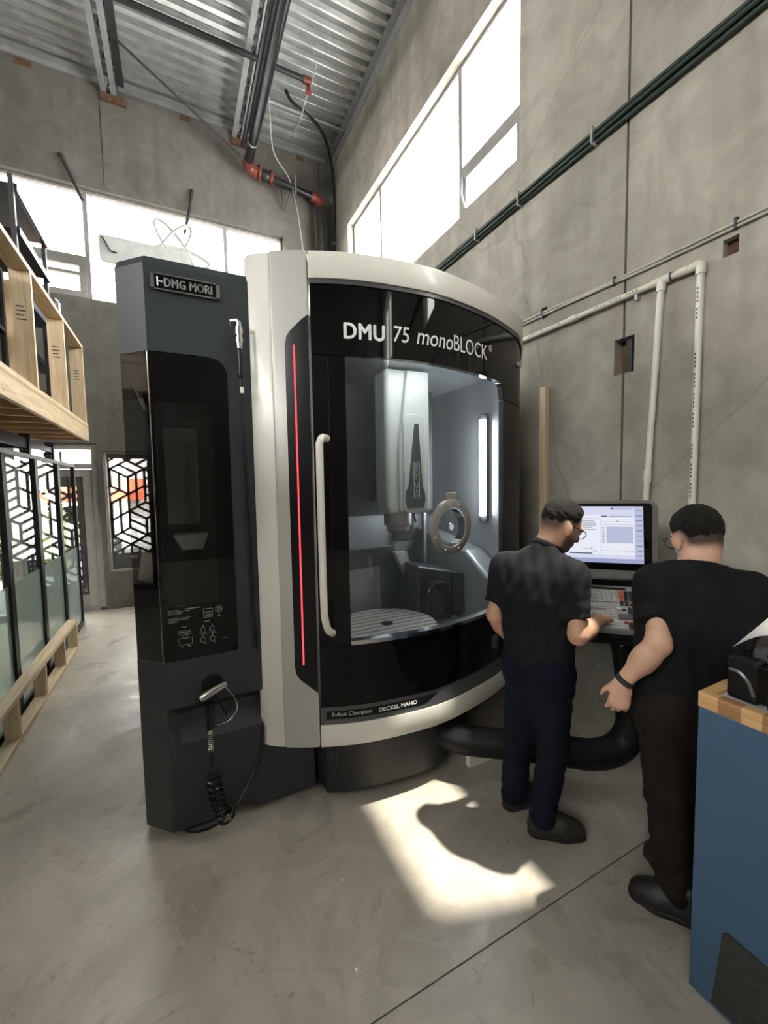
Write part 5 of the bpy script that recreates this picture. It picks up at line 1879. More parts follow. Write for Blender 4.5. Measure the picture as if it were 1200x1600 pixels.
# ================================================================== blue cabinet in the right foreground
BXc, BYc, BZ = 1.51, 0.709, 1.052
bc = thing('work_cabinet', (2.0, 0.0, 0), 'blue painted cabinet with butcher-block edged top at the lower right', 'cabinet')
bx('cabinet_body', 'bench_blue', bc, BXc, 2.45, -1.1, BYc, 0.0, 1.002, bevel=0.004)
M['walnut'] = wood('walnut_edge', (0.25, 0.12, 0.05), (0.40, 0.22, 0.10), 'Y', 1.4, 0.35)
for k, (w_, mt) in enumerate(((0.055, 'maple'), (0.060, 'walnut'), (0.052, 'maple'), (0.045, 'walnut'), (0.07, 'maple'), (0.06, 'walnut'), (0.3, 'maple'), (1.1, 'walnut'))):
    y1 = BYc - sum((0.055, 0.060, 0.052, 0.045, 0.07, 0.06, 0.3, 1.1)[:k])
    bx('edge_strip', mt, bc, BXc - 0.001, BXc + 0.035, y1 - w_ + 0.0006, y1, 1.003, BZ)
bx('end_strip', 'maple', bc, BXc + 0.0355, 2.45, BYc - 0.035, BYc, 1.003, BZ)
bx('worktop', 'bench_top', bc, BXc + 0.0355, 2.45, -1.1, BYc - 0.0355, 1.003, BZ - 0.012)
bm = B()
prism(bm, [(0.616, 0.290), (0.605, 0.300), (0.40, 0.285), (0.25, 0.27), (0.25, 0.02), (0.64, 0.02)], BXc - 0.006, BXc + 0.001, 'X')
obj('grip_panel', bm, 'bench_dark', bc)

tdp = thing('tape_dispenser', (1.62, 0.57, 1.04), 'glossy black clamp dispenser with chrome trim on the blue cabinet', 'dispenser')
TD = Vector((1.618, 0.585, 1.041))
bm = B()
prism(bm, rounded(TD.x - 0.055, TD.x + 0.125, TD.y - 0.10, TD.y + 0.075, 0.03, 5), TD.z + 0.0210, TD.z + 0.1313)
obj('base_shell', bm, 'gloss_black', tdp, bevel=0.006)
bm = B()
lathe(bm, [(0.040, 0.0), (0.042, 0.006), (0.042, 0.148), (0.036, 0.156)], (TD.x - 0.018, TD.y - 0.062, TD.z), (0, 0, 1), 24)
obj('front_drum', bm, 'gloss_black', tdp, smooth=True)
bm = B()
box(bm, TD.x - 0.058, TD.x + 0.005, TD.y - 0.012, TD.y + 0.072, TD.z + 0.0070, TD.z + 0.1435)
obj('clamp_jaw', bm, 'satin_black', tdp, bevel=0.012, seg=3)
tb('clamp_lever', 'band_grey', tdp, curve_pts([(TD.x - 0.062, TD.y + 0.062, TD.z + 0.1015), (TD.x - 0.064, TD.y + 0.035, TD.z + 0.1015), (TD.x - 0.064, TD.y + 0.012, TD.z + 0.0788), (TD.x - 0.062, TD.y - 0.002, TD.z + 0.0385)], 4), 0.006, 6)
bm = B()
lathe(bm, [(0.040, 0.0), (0.043, 0.0), (0.043, 0.003), (0.040, 0.003), (0.040, 0.0)], (TD.x + 0.005, TD.y - 0.050, TD.z + 0.1557), (0, 0, 1), 28, False)
obj('chrome_ring', bm, 'chrome', tdp, smooth=True)
bm = B()
lathe(bm, [(0.055, 0.0), (0.052, 0.018), (0.030, 0.030), (0.0001, 0.034)], (TD.x + 0.065, TD.y - 0.005, TD.z + 0.1295), (0, 0, 1), 24)
obj('top_dome', bm, 'band_grey', tdp, smooth=True)
bm = B()
lathe(bm, [(0.009, 0.0), (0.009, 0.012), (0.005, 0.014)], (TD.x + 0.055, TD.y - 0.035, TD.z + 0.1645), (0, 0, 1), 12)
obj('dome_knob', bm, 'gloss_black', tdp, smooth=True)

# curled printed sheet standing on the dispenser
ps = thing('printed_sheet', (1.75, 0.5, 1.12), 'curled white sheet with grey swirl print above the black dispenser', 'paper')
a0 = Vector((1.600, 0.660, 1.200))
dA = Vector((0.25, -0.10, 0.20))
def sheet_off(t):
    return Vector((0.07 * t, -0.22 * t, 0.075 * math.sin(math.pi * min(1.0, t * 1.1)) - 0.03 * t))
bm = B()
n1, n2 = 10, 18
grid = []
for i in range(n1 + 1):
    row = []
    for j in range(n2 + 1):
        t = j / n2
        off = sheet_off(t)
        row.append(bm.verts.new(a0 + dA * (i / n1) + off))
    grid.append(row)
for i in range(n1):
    for j in range(n2):
        bm.faces.new((grid[i][j], grid[i + 1][j], grid[i + 1][j + 1], grid[i][j + 1]))
r = bmesh.ops.solidify(bm, geom=bm.faces[:], thickness=0.0015)
obj('sheet', bm, 'paper', ps, smooth=True)
bm = B()
for k in range(9):
    pts = []
    for q in range(13):
        t = 0.10 + 0.75 * q / 12
        u = 0.25 + 0.075 * k + 0.10 * math.sin(2.2 * math.pi * t + 0.5 * k)
        if not 0.03 < u < 0.97:
            continue
        pts.append(a0 + dA * u + sheet_off(t) + Vector((0, 0, 0.0012)))
    if len(pts) > 2:
        tube(bm, pts, 0.0018, 4)
obj('swirl_print', bm, 'paper_print', ps)

# crumbs and chips on the floor
rnd = random.Random(12)
for k, (px, py, lab) in enumerate(((0.575, 1.62, 'small white chip on the floor left of the sun patch'), (0.50, 1.28, 'small white crumb on the floor in front of the machine'))):
    bm = B()
    bmesh.ops.create_icosphere(bm, subdivisions=1, radius=0.006)
    for v in bm.verts:
        v.co = Vector((v.co.x * rnd.uniform(0.7, 1.5) + px, v.co.y * rnd.uniform(0.7, 1.4) + py, v.co.z * 0.5 + 0.003))
    tag(obj('floor_chip', bm, 'lettering', None), lab, 'chip', 'chips on the floor')

# ================================================================== people: smooth bodies from blended volumes
class Volume:
    def __init__(self, lo, hi, h):
        self.h = h
        self.lo = np.array(lo, dtype=np.float32)
        self.n = np.ceil((np.array(hi) - np.array(lo)) / h).astype(int) + 1
        self.F = np.full(self.n, 1.0, dtype=np.float32)
    def region(self, lo, hi):
        a = np.clip(np.floor((np.array(lo) - self.lo) / self.h).astype(int), 0, self.n - 1)
        b = np.clip(np.ceil((np.array(hi) - self.lo) / self.h).astype(int) + 1, 1, self.n)
        sl = tuple(slice(int(i), int(j)) for i, j in zip(a, b))
        ax = [self.lo[k] + self.h * np.arange(a[k], b[k], dtype=np.float32) for k in range(3)]
        return sl, ax
    def coords(self, ax):
        return ax[0][:, None, None], ax[1][None, :, None], ax[2][None, None, :]
    def cone(self, a, b, ra, rb, k=0.03, flat=None, q=1.0):
        """tapered limb from a to b, flattened by q along the direction flat"""
        a, b = np.array(a, dtype=np.float32), np.array(b, dtype=np.float32)
        m = max(ra, rb) + k + 3 * self.h
        if q > 1:
            m *= q
        sl, ax = self.region(np.minimum(a, b) - m, np.maximum(a, b) + m)
        X, Y, Z = self.coords(ax)
        d = b - a
        L = float(d @ d) + 1e-9
        px, py, pz = X - a[0], Y - a[1], Z - a[2]
        t = np.clip((px * d[0] + py * d[1] + pz * d[2]) / L, 0, 1)
        vx, vy, vz = px - t * d[0], py - t * d[1], pz - t * d[2]
        D2 = vx * vx + vy * vy + vz * vz
        if flat is not None:
            f = np.array(flat, dtype=np.float32)
            f /= np.linalg.norm(f)
            c = vx * f[0] + vy * f[1] + vz * f[2]
            D2 = D2 + c * c * (1.0 / (q * q) - 1.0)
        D = np.sqrt(np.maximum(D2, 1e-12)) - (ra + t * (rb - ra))
        if flat is not None and q < 1:
            D = D * (0.5 + 0.5 * q)
        self.blend(sl, D, k)
    def ellipsoid(self, c, axes, radii, k=0.02):
        c = np.array(c, dtype=np.float32)
        m = max(radii) + k + 3 * self.h
        sl, ax = self.region(c - m, c + m)
        X, Y, Z = self.coords(ax)
        px, py, pz = X - c[0], Y - c[1], Z - c[2]
        s = 0
        for e, r in zip(axes, radii):
            s = s + ((px * e[0] + py * e[1] + pz * e[2]) / r) ** 2
        D = (np.sqrt(s) - 1.0) * min(radii)
        self.blend(sl, D.astype(np.float32), k)
    def blend(self, sl, D, k):
        A = self.F[sl]
        hh = np.maximum(k - np.abs(A - D), 0) / k
        self.F[sl] = np.minimum(A, D) - hh * hh * k * 0.25
    def cut(self, p, n, round_=0.0):
        """keep the side where (x - p).n < 0"""
        sl, ax = self.region(self.lo, self.lo + self.n * self.h)
        X, Y, Z = self.coords(ax)
        n = np.array(n, dtype=np.float32)
        n /= np.linalg.norm(n)
        D = (X - p[0]) * n[0] + (Y - p[1]) * n[1] + (Z - p[2]) * n[2]
        self.F = np.maximum(self.F, np.broadcast_to(D, self.F.shape))
    def cut_local(self, p, n, reach):
        """same, but only within reach of p"""
        p = np.array(p, dtype=np.float32)
        sl, ax = self.region(p - reach, p + reach)
        X, Y, Z = self.coords(ax)
        n = np.array(n, dtype=np.float32)
        n /= np.linalg.norm(n)
        D = (X - p[0]) * n[0] + (Y - p[1]) * n[1] + (Z - p[2]) * n[2]
        R = np.sqrt((X - p[0]) ** 2 + (Y - p[1]) ** 2 + (Z - p[2]) ** 2)
        D = np.where(R < reach, D, -1.0).astype(np.float32)
        self.F[sl] = np.maximum(self.F[sl], D)
    def add(self, fn):
        sl, ax = self.region(self.lo, self.lo + self.n * self.h)
        X, Y, Z = self.coords(ax)
        self.F = self.F + fn(X, Y, Z).astype(np.float32)
    def mesh(self):
        F, h = self.F, self.h
        F[0] = F[-1] = 1
        F[:, 0] = F[:, -1] = 1
        F[:, :, 0] = F[:, :, -1] = 1
        ins = F < 0
        s = [slice(None, -1), slice(1, None)]
        cnt = np.zeros(np.array(F.shape) - 1, dtype=np.int8)
        for i in (0, 1):
            for j in (0, 1):
                for k in (0, 1):
                    cnt += ins[s[i], s[j], s[k]]
        act = np.argwhere((cnt > 0) & (cnt < 8))
        idx = np.full(cnt.shape, -1, dtype=np.int64)
        idx[act[:, 0], act[:, 1], act[:, 2]] = np.arange(len(act))
        pos = np.zeros((len(act), 3))
        num = np.zeros(len(act))
        corner = [(i, j, k) for i in (0, 1) for j in (0, 1) for k in (0, 1)]
        val = {c: F[act[:, 0] + c[0], act[:, 1] + c[1], act[:, 2] + c[2]] for c in corner}
        for c in corner:
            for a in range(3):
                if c[a]:
                    continue
                e = list(c)
                e[a] = 1
                e = tuple(e)
                va, vb = val[c], val[e]
                m = (va < 0) != (vb < 0)
                t = np.where(m, va / np.where(m, va - vb, 1), 0)
                p = np.array(c, dtype=float)[None, :].repeat(len(act), 0)
                p[:, a] += t
                pos[m] += p[m]
                num[m] += 1
        pos = (pos / num[:, None] + act) * h + self.lo
        faces = []
        for a in range(3):
            b, c = (a + 1) % 3, (a + 2) % 3
            sa = [slice(None)] * 3
            sb = [slice(None)] * 3
            sa[a] = slice(None, -1)
            sb[a] = slice(1, None)
            ia, ib = ins[tuple(sa)], ins[tuple(sb)]
            e = np.argwhere(ia != ib)
            e = e[(e[:, b] > 0) & (e[:, c] > 0)]
            flip = ia[e[:, 0], e[:, 1], e[:, 2]]
            def cell(db, dc):
                q = e.copy()
                q[:, b] -= db
                q[:, c] -= dc
                return idx[q[:, 0], q[:, 1], q[:, 2]]
            quad = np.stack([cell(1, 1), cell(0, 1), cell(0, 0), cell(1, 0)], 1)
            quad[~flip] = quad[~flip][:, ::-1]
            faces.append(quad)
        return pos, np.concatenate(faces)
    def obj(self, name, mat, parent, relax=2, density=None):
        pos, quads = self.mesh()
        ok = (quads >= 0).all(1)
        quads = quads[ok]
        me = bpy.data.meshes.new(name)
        # light Laplacian relax removes the voxel stepping
        for _ in range(relax):
            acc = np.zeros_like(pos)
            n = np.zeros(len(pos))
            for i in range(4):
                a, b = quads[:, i], quads[:, (i + 1) % 4]
                np.add.at(acc, a, pos[b]); np.add.at(n, a, 1)
                np.add.at(acc, b, pos[a]); np.add.at(n, b, 1)
            pos = 0.5 * pos + 0.5 * acc / np.maximum(n, 1)[:, None]
        me.from_pydata(pos.tolist(), [], quads.tolist())
        me.update()
        me.materials.append(M[mat] if isinstance(mat, str) else mat)
        me.polygons.foreach_set('use_smooth', [True] * len(me.polygons))
        if density is not None:
            at = me.attributes.new('hair', 'FLOAT', 'POINT')
            at.data.foreach_set('value', density(pos).astype(np.float32))
        o = bpy.data.objects.new(name, me)
        COL.objects.link(o)
        attach(o, parent)
        return o

def V3(*a):
    return np.array(a, dtype=float)

def unit(v):
    v = np.array(v, dtype=float)
    return v / np.linalg.norm(v)

def head_prims(vol, c, f, u, r, grow=0.0, k=0.025, face=True):
    """skull, jaw, nose; f forward, u up, r right"""
    g = grow
    vol.ellipsoid(c + u * 0.022 - f * 0.012, (f, u, r), (0.098 + g, 0.098 + g, 0.077 + g), k)
    vol.ellipsoid(c - u * 0.035 + f * 0.022, (f, u, r), (0.075 + g, 0.083 + g, 0.062 + g), k)
    if face:
        vol.ellipsoid(c - u * 0.098 + f * 0.058, (f, u, r), (0.030, 0.022, 0.030), 0.03)           # chin
        vol.cone(c + u * 0.008 + f * 0.088, c - u * 0.030 + f * 0.108, 0.009, 0.014, 0.014)          # nose
        vol.ellipsoid(c + u * 0.020 + f * 0.085, (f, u, r), (0.016, 0.012, 0.052), 0.02)            # brow
        vol.cone(c - u * 0.062 + f * 0.088 - r * 0.018, c - u * 0.062 + f * 0.088 + r * 0.018, 0.008, 0.008, 0.010)   # lips
        for s in (-1, 1):
            e = c + r * (s * 0.087) - u * 0.014 - f * 0.008
            vol.ellipsoid(e, (f * 0.9 + u * 0.2, u, unit(r * s - f * 0.35)), (0.020, 0.033, 0.010), 0.008)
            vol.ellipsoid(e - u * 0.022 + f * 0.006, (f, u, r), (0.010, 0.012, 0.006), 0.006)

def hand_prims(vol, wrist, d, nrm, side, curl=0.5, spread=0.12, k=0.007):
    """d: pointing direction, nrm: back of hand, side: towards the thumb"""
    d, nrm, side = unit(d), unit(nrm), unit(side)
    palm_end = wrist + d * 0.085
    vol.cone(wrist, wrist + d * 0.035, 0.026, 0.034, 0.02, nrm, 0.62)
    vol.cone(wrist + d * 0.035, palm_end - d * 0.01, 0.036, 0.040, 0.012, nrm, 0.40)
    lens = (0.070, 0.080, 0.074, 0.058)
    for i, L in enumerate(lens):
        off = side * (0.030 - 0.0195 * i)
        base = palm_end - d * 0.012 + off
        dd = unit(d + side * (spread * (1.5 - i) * 0.35))
        k1 = base + dd * (L * 0.52) - nrm * (L * 0.25 * curl)
        k2 = k1 + unit(dd - nrm * (1.3 * curl)) * (L * 0.36)
        k3 = k2 + unit(dd - nrm * (2.4 * curl)) * (L * 0.26)
        vol.cone(base, k1, 0.0098, 0.0090, k)
        vol.cone(k1, k2, 0.0090, 0.0080, 0.004)
        vol.cone(k2, k3, 0.0080, 0.0068, 0.004)
    tb0 = wrist + d * 0.028 + side * 0.026
    t1 = tb0 + unit(d * 0.7 + side * 0.75 - nrm * 0.3) * 0.040
    t2 = t1 + unit(d * 0.9 + side * 0.25 - nrm * 0.45) * 0.034
    vol.cone(tb0 - d * 0.012, t1, 0.0135, 0.0105, 0.012)
    vol.cone(t1, t2, 0.0105, 0.0080, 0.004)

def folds(seed, amp, freq, axis_w=(1, 1, 1)):
    rs = np.random.RandomState(seed)
    comps = []
    for _ in range(7):
        w = rs.normal(size=3) * np.array(axis_w) * freq
        comps.append((w, rs.uniform(0, 6.28), rs.uniform(0.5, 1)))
    def fn(X, Y, Z):
        t = 0
        for w, p, a in comps:
            t = t + a * np.sin(w[0] * X + w[1] * Y + w[2] * Z + p)
        return amp * t / 3.0
    return fn

def limb_folds(centre, axis, amp, wav, reach):
    """ring creases around a joint"""
    c, a = np.array(centre), unit(axis)
    def fn(X, Y, Z):
        px, py, pz = X - c[0], Y - c[1], Z - c[2]
        t = px * a[0] + py * a[1] + pz * a[2]
        d2 = px * px + py * py + pz * pz
        return amp * np.sin(t * wav + 9 * (px * a[1] - py * a[0])) * np.exp(-d2 / (reach * reach))
    return fn

def shoe(parent, heel, toe, sole_mat, mat, w=0.048, h=0.085):
    heel, toe = np.array([*heel, 0.0]), np.array([*toe, 0.0])
    f = unit(toe - heel)
    r = np.array([f[1], -f[0], 0])
    L = np.linalg.norm(toe - heel)
    up = V3(0, 0, 1)
    lo = np.minimum(heel, toe) - 0.1
    hi = np.maximum(heel, toe) + 0.1
    lo[2], hi[2] = -0.02, 0.22
    v = Volume(lo, hi, 0.006)
    v.cone(heel + f * 0.045 + up * 0.045, heel + f * 0.05 + up * 0.115, 0.040, 0.040, 0.02)
    v.cone(heel + f * 0.045 + up * 0.040, heel + f * (L * 0.55) + up * 0.052, 0.042, 0.050, 0.03)
    v.cone(heel + f * (L * 0.45) + up * 0.070, heel + f * (L * 0.72) + up * 0.045, 0.038, 0.042, 0.03)
    v.cone(heel + f * (L * 0.60) + up * 0.038, heel + f * (L - 0.046) + up * 0.034, 0.050, 0.040, 0.03, r, 1.05)
    v.cut((0, 0, 0.018), (0, 0, -1))
    o = v.obj('shoe', mat, parent, 1)
    v = Volume(lo, hi, 0.005)
    v.cone(heel + f * 0.043 + up * 0.014, heel + f * (L * 0.6) + up * 0.014, 0.045, 0.053, 0.02)
    v.cone(heel + f * (L * 0.6) + up * 0.014, heel + f * (L - 0.046) + up * 0.016, 0.053, 0.044, 0.02)
    v.cut((0, 0, 0.0255), (0, 0, 1))
    v.cut((0, 0, 0.002), (0, 0, -1))
    so = v.obj('sole', sole_mat, parent, 0)
    so.parent = o
    so.matrix_parent_inverse = o.matrix_parent_inverse.copy()
    o_w = parent
    attach(so, o)
    bm = B()
    for q in range(4):
        c = heel + f * (L * (0.36 + 0.075 * q)) + up * (0.118 - 0.012 * q)
        tube(bm, [tuple(c - r * 0.024 - up * 0.004), tuple(c + up * 0.003), tuple(c + r * 0.024 - up * 0.004)], 0.0035, 5)
    la = obj('laces', bm, sole_mat, None)
    attach(la, o)
    return o

def build_person(P, loc, label, cfg):
    root = thing('person', loc, label, 'person', 'two people at the console')
    f, r = unit(P['face']), None
    body_f = unit(P['front'])
    body_r = np.array([body_f[1], -body_f[0], 0])
    hu = unit(np.array([0, 0, 1.0]) * math.cos(P['nod']) + f * math.sin(P['nod']))
    hf = unit(f * math.cos(P['nod']) - np.array([0, 0, 1.0]) * math.sin(P['nod']))
    hr = np.cross(hf, hu)
    J = {k: np.array(v, dtype=float) for k, v in P.items() if isinstance(v, tuple) and len(v) == 3 and k not in ('face', 'front')}
    allp = np.array(list(J.values()))
    lo, hi = allp.min(0) - 0.24, allp.max(0) + 0.24
    lo[2] = 0.0
    # skin ------------------------------------------------------------
    v = Volume(lo, hi, 0.0055)
    head_prims(v, J['head'], hf, hu, hr)
    v.cone(J['neck'], J['head'] - hu * 0.05 - hf * 0.02, 0.062, 0.056, 0.03)
    v.cone(J['chest'], J['neck'], 0.09, 0.055, 0.05)
    v.cone(J['pelvis'], J['chest'], 0.09, 0.10, 0.05, body_f, 0.75)
    for s in 'LR':
        v.cone(J['neck'] - V3(0, 0, 0.05), J['sh' + s], 0.05, 0.045, 0.04)
        v.cone(J['sh' + s], J['el' + s], 0.046, 0.041, 0.03)
        fa = unit(J['wr' + s] - J['el' + s])
        v.cone(J['el' + s], J['el' + s] + fa * 0.09, 0.041, 0.043, 0.025)
        v.cone(J['el' + s] + fa * 0.07, J['wr' + s], 0.043, 0.027, 0.025)
        hd = P['hand' + s]
        hand_prims(v, J['wr' + s], hd[0], hd[1], hd[2], hd[3])
        v.cone(J['hip' + s], J['kn' + s], 0.062, 0.045, 0.04)
        v.cone(J['kn' + s], J['an' + s], 0.045, 0.034, 0.03)
        v.cone(J['an' + s], J['an' + s] + body_f * 0.05 - V3(0, 0, 0.03), 0.032, 0.025, 0.03)
        v.cone(J['pelvis'], J['hip' + s], 0.075, 0.065, 0.05)
    Hc = J['head']
    def sstep(a, b, x):
        t = np.clip((x - a) / (b - a), 0, 1)
        return t * t * (3 - 2 * t)
    def local(px, py, pz):
        px, py, pz = px - Hc[0], py - Hc[1], pz - Hc[2]
        return (px * hf[0] + py * hf[1] + pz * hf[2], px * hu[0] + py * hu[1] + pz * hu[2], px * hr[0] + py * hr[1] + pz * hr[2])
    def hair_line(a, hh, sd, lift):
        """1 on the scalp, 0 on face and neck; lift raises the lower edge"""
        low = cfg['nape'] + lift + 0.055 * sstep(-0.07, 0.03, a)
        scalp = sstep(low - cfg['soft'], low + cfg['soft'], hh)
        front = 1 - sstep(0.050, 0.068, a - 0.30 * (hh - 0.10))
        ear = 1 - sstep(0.0, 1.0, 1 - np.hypot((a + 0.004) / 0.045, (hh + 0.018) / 0.058))
        return scalp * front * ear
    def density(p):
        a, hh, sd = local(p[:, 0], p[:, 1], p[:, 2])
        near = (np.hypot(np.hypot(a, hh), sd) < 0.16)
        d = hair_line(a, hh, sd, 0.0) * cfg['crop']
        d = np.maximum(d, hair_line(a, hh, sd, cfg['top_lift']))
        if cfg.get('beard'):
            bd = sstep(-0.02, -0.055, hh) * sstep(0.0, 0.03, a) * sstep(-0.14, -0.12, hh)
            d = np.maximum(d, bd * 0.85)
        return d * near
    v.obj('body', cfg['skin'], root, 2, density)
    # shirt -----------------------------------------------------------
    v = Volume(lo, hi, 0.0075)
    ch, wa, pe = J['chest'], J['waist'], J['pelvis']
    v.cone(pe - V3(0, 0, 0.05), wa, cfg['hipw'], cfg['waistw'], 0.05, body_f, 0.70)
    v.cone(wa, ch, cfg['waistw'], cfg['chestw'], 0.06, body_f, 0.70)
    v.cone(ch, ch * 0.4 + J['neck'] * 0.6, cfg['chestw'], 0.10, 0.07, body_f, 0.72)
    ndir = unit(J['head'] - J['neck'] - hf * 0.02)
    v.cone((J['shL'] + J['shR']) / 2 - V3(0, 0, 0.03), J['neck'] - V3(0, 0, 0.02), 0.105, 0.072, 0.05)
    v.cone(J['neck'] - V3(0, 0, 0.02), J['neck'] + ndir * 0.07, 0.074, 0.070, 0.03)
    for s in 'LR':
        v.cone(J['neck'] * 0.55 + J['sh' + s] * 0.45 - V3(0, 0, 0.028), J['sh' + s] - V3(0, 0, 0.012), 0.066, 0.066, 0.06)
        v.cone(ch * 0.5 + J['sh' + s] * 0.5 - V3(0, 0, 0.03), J['sh' + s] - V3(0, 0, 0.05), 0.095, 0.072, 0.06)
        ua = unit(J['el' + s] - J['sh' + s])
        end = J['sh' + s] + (J['el' + s] - J['sh' + s]) * (cfg['sleeve'] + 0.2)
        v2 = Volume(lo, hi, 0.0075)
        v2.cone(J['sh' + s], end, 0.066, cfg['sleevew'], 0.035)
        v2.add(limb_folds(J['sh' + s] * 0.4 + J['el' + s] * 0.6, J['el' + s] - J['sh' + s], 0.004, 110, 0.10))
        v2.cut(J['sh' + s] + (J['el' + s] - J['sh' + s]) * cfg['sleeve'], ua)
        v.blend((slice(None), slice(None), slice(None)), v2.F, 0.03)
    v.add(folds(cfg['seed'], 0.007, 18, (1, 1, 0.35)))
    v.add(folds(cfg['seed'] + 5, 0.0065, 40, (1, 1, 0.6)))
    v.cut((pe[0], pe[1], cfg['hem']), (0.05, 0, -1))
    ndir = unit(J['head'] - J['neck'] - hf * 0.02)
    v.cut_local(J['neck'] + ndir * cfg['collar_cut'], ndir + hf * 0.0, 0.13)
    shirt = v.obj('shirt', cfg['shirt'], root, 2)
    # collar
    v = Volume(J['neck'] - 0.13, J['neck'] + 0.13, 0.005)
    n = 20
    ax1 = unit(np.cross(ndir, body_r))
    ax2 = np.cross(ndir, ax1)
    rr = cfg['collar_r']
    prev = None
    for q in range(n + 1):
        t = 2 * math.pi * q / n
        p = J['neck'] + ndir * (cfg['collar_cut'] - 0.004) + ax1 * (math.cos(t) * rr) + ax2 * (math.sin(t) * rr)
        if prev is not None:
            v.cone(prev, p, cfg['collar_t'], cfg['collar_t'], 0.004, ndir, cfg['collar_h'])
        prev = p
    col = v.obj('collar', cfg['shirt'], root, 1)
    attach(col, shirt)
    if cfg.get('sleeve_mark') is not None:
        bm = B()
        c0 = Vector(cfg['sleeve_mark'])
        for a, b in (((0, 0, 0.010), (0.006, -0.004, -0.002)), ((0.004, -0.003, 0.006), (-0.004, 0.003, -0.006)), ((0.006, -0.004, -0.002), (0.002, -0.001, -0.012))):
            tube(bm, [c0 + Vector(a), c0 + Vector(b)], 0.0022, 5)
        mk = obj('sleeve_emblem', bm, 'lettering', None)
        attach(mk, shirt)
    # trousers --------------------------------------------------------
    lo2, hi2 = lo.copy(), hi.copy()
    hi2[2] = pe[2] + 0.2
    v = Volume(lo2, hi2, 0.0075)
    v.cone(pe + V3(0, 0, 0.06), pe - V3(0, 0, 0.02), cfg['hipw'] - 0.016, cfg['hipw'] - 0.006, 0.05, body_f, 0.72)
    for s in 'LR':
        v.cone(J['hip' + s] - V3(0, 0, 0.0) - body_f * 0.015, J['kn' + s], cfg['thigh'], cfg['knee'], 0.045)
        v.ellipsoid(J['hip' + s] - body_f * 0.055 + V3(0, 0, 0.005), (body_f, body_r, V3(0, 0, 1)), (0.075, 0.078, 0.095), 0.05)
        v.cone(J['kn' + s], J['an' + s] - V3(0, 0, 0.02), cfg['knee'], cfg['cuff'], 0.03)
        v.add(limb_folds(J['kn' + s] - V3(0, 0, 0.03), J['an' + s] - J['kn' + s], 0.006, 85, 0.11))
        v.add(limb_folds(J['an' + s] + V3(0, 0, 0.06), J['an' + s] - J['kn' + s], 0.006, 95, 0.09))
        v.add(limb_folds(J['hip' + s] - V3(0, 0, 0.10), J['kn' + s] - J['hip' + s], 0.005, 70, 0.12))
    v.add(folds(cfg['seed'] + 11, 0.006, 30, (1, 1, 0.7)))
    v.cut((0, 0, 0.062), (0, 0, -1))
    tr = v.obj('trousers', cfg['trousers'], root, 2)
    # shoes
    for heel, toe in cfg['shoes']:
        shoe(root, heel, toe, cfg['sole'], cfg['shoe_mat'])
    # hair ------------------------------------------------------------
    hlo, hhi = J['head'] - 0.17, J['head'] + 0.17
    H = J['head']
    v = Volume(hlo, hhi, 0.004)
    head_prims(v, H, hf, hu, hr, 0.0, 0.02, False)
    def grow(X, Y, Z):
        a, hh, sd = local(X, Y, Z)
        m = hair_line(a, hh, sd, cfg['top_lift'] + 0.004)
        tall = cfg['hair_h'] * (0.15 + 1.1 * sstep(-0.03, 0.09, hh) + cfg['quiff'] * sstep(-0.01, 0.07, a) * sstep(0.05, 0.1, hh))
        return -(-0.003 + (tall + 0.003) * m)
    v.add(grow)
    v.add(folds(cfg['seed'] + 3, 0.0016, 170))
    hair = v.obj('hair', 'hair', root, 1)
    # glasses
    gl_ = thing_child = None
    bm = B()
    for s in (-1, 1):
        c = H + hf * 0.104 + hu * 0.000 + hr * (s * 0.033)
        pts = []
        for q in range(17):
            t = 2 * math.pi * q / 16
            pts.append(tuple(c + hr * (0.027 * math.cos(t)) + hu * (0.021 * math.sin(t))))
        tube(bm, pts, 0.0020, 6, False)
        e = H + hr * (s * 0.082) + hu * 0.008
        tube(bm, [tuple(c + hr * (s * 0.027) + hu * 0.008), tuple(H + hf * 0.085 + hr * (s * 0.078) + hu * 0.012), tuple(e - hf * 0.008), tuple(e - hf * 0.022 - hu * 0.02)], 0.0022, 6)
    tube(bm, [tuple(H + hf * 0.106 + hr * 0.007), tuple(H + hf * 0.106 - hr * 0.007)], 0.002, 6)
    obj('glasses', bm, 'cable_black', root, smooth=True)
    # eyes
    bm = B()
    for s in (-1, 1):
        c = H + hf * 0.085 + hu * 0.002 + hr * (s * 0.032)
        lathe(bm, [(0.001, 0.010), (0.007, 0.008), (0.011, 0.003), (0.012, 0.0)], tuple(c), tuple(hf), 12)
    obj('eyes', bm, 'lettering', root)
    return root

P1 = dict(face=(0.93, -0.36, 0), front=(0.95, 0.28, 0), nod=0.50,
          head=(1.695, 1.415, 1.535), neck=(1.605, 1.440, 1.400), chest=(1.570, 1.440, 1.185), waist=(1.565, 1.435, 0.985), pelvis=(1.565, 1.432, 0.865),
          shL=(1.505, 1.590, 1.322), shR=(1.615, 1.288, 1.322), elL=(1.452, 1.618, 1.065), elR=(1.582, 1.222, 1.060),
          wrL=(1.585, 1.640, 0.890), wrR=(1.782, 1.265, 1.085),
          hipL=(1.550, 1.505, 0.83), hipR=(1.585, 1.360, 0.83), knL=(1.530, 1.525, 0.46), knR=(1.605, 1.368, 0.46), anL=(1.528, 1.565, 0.085), anR=(1.545, 1.388, 0.085),
          handR=(V3(0.92, 0.30, -0.12), V3(0.1, 0, 1), V3(-0.3, 0.95, 0.1), 0.55),
          handL=(V3(0.7, 0.1, -0.7), V3(-0.3, 0.9, 0.2), V3(0.7, 0.2, 0.6), 0.6))
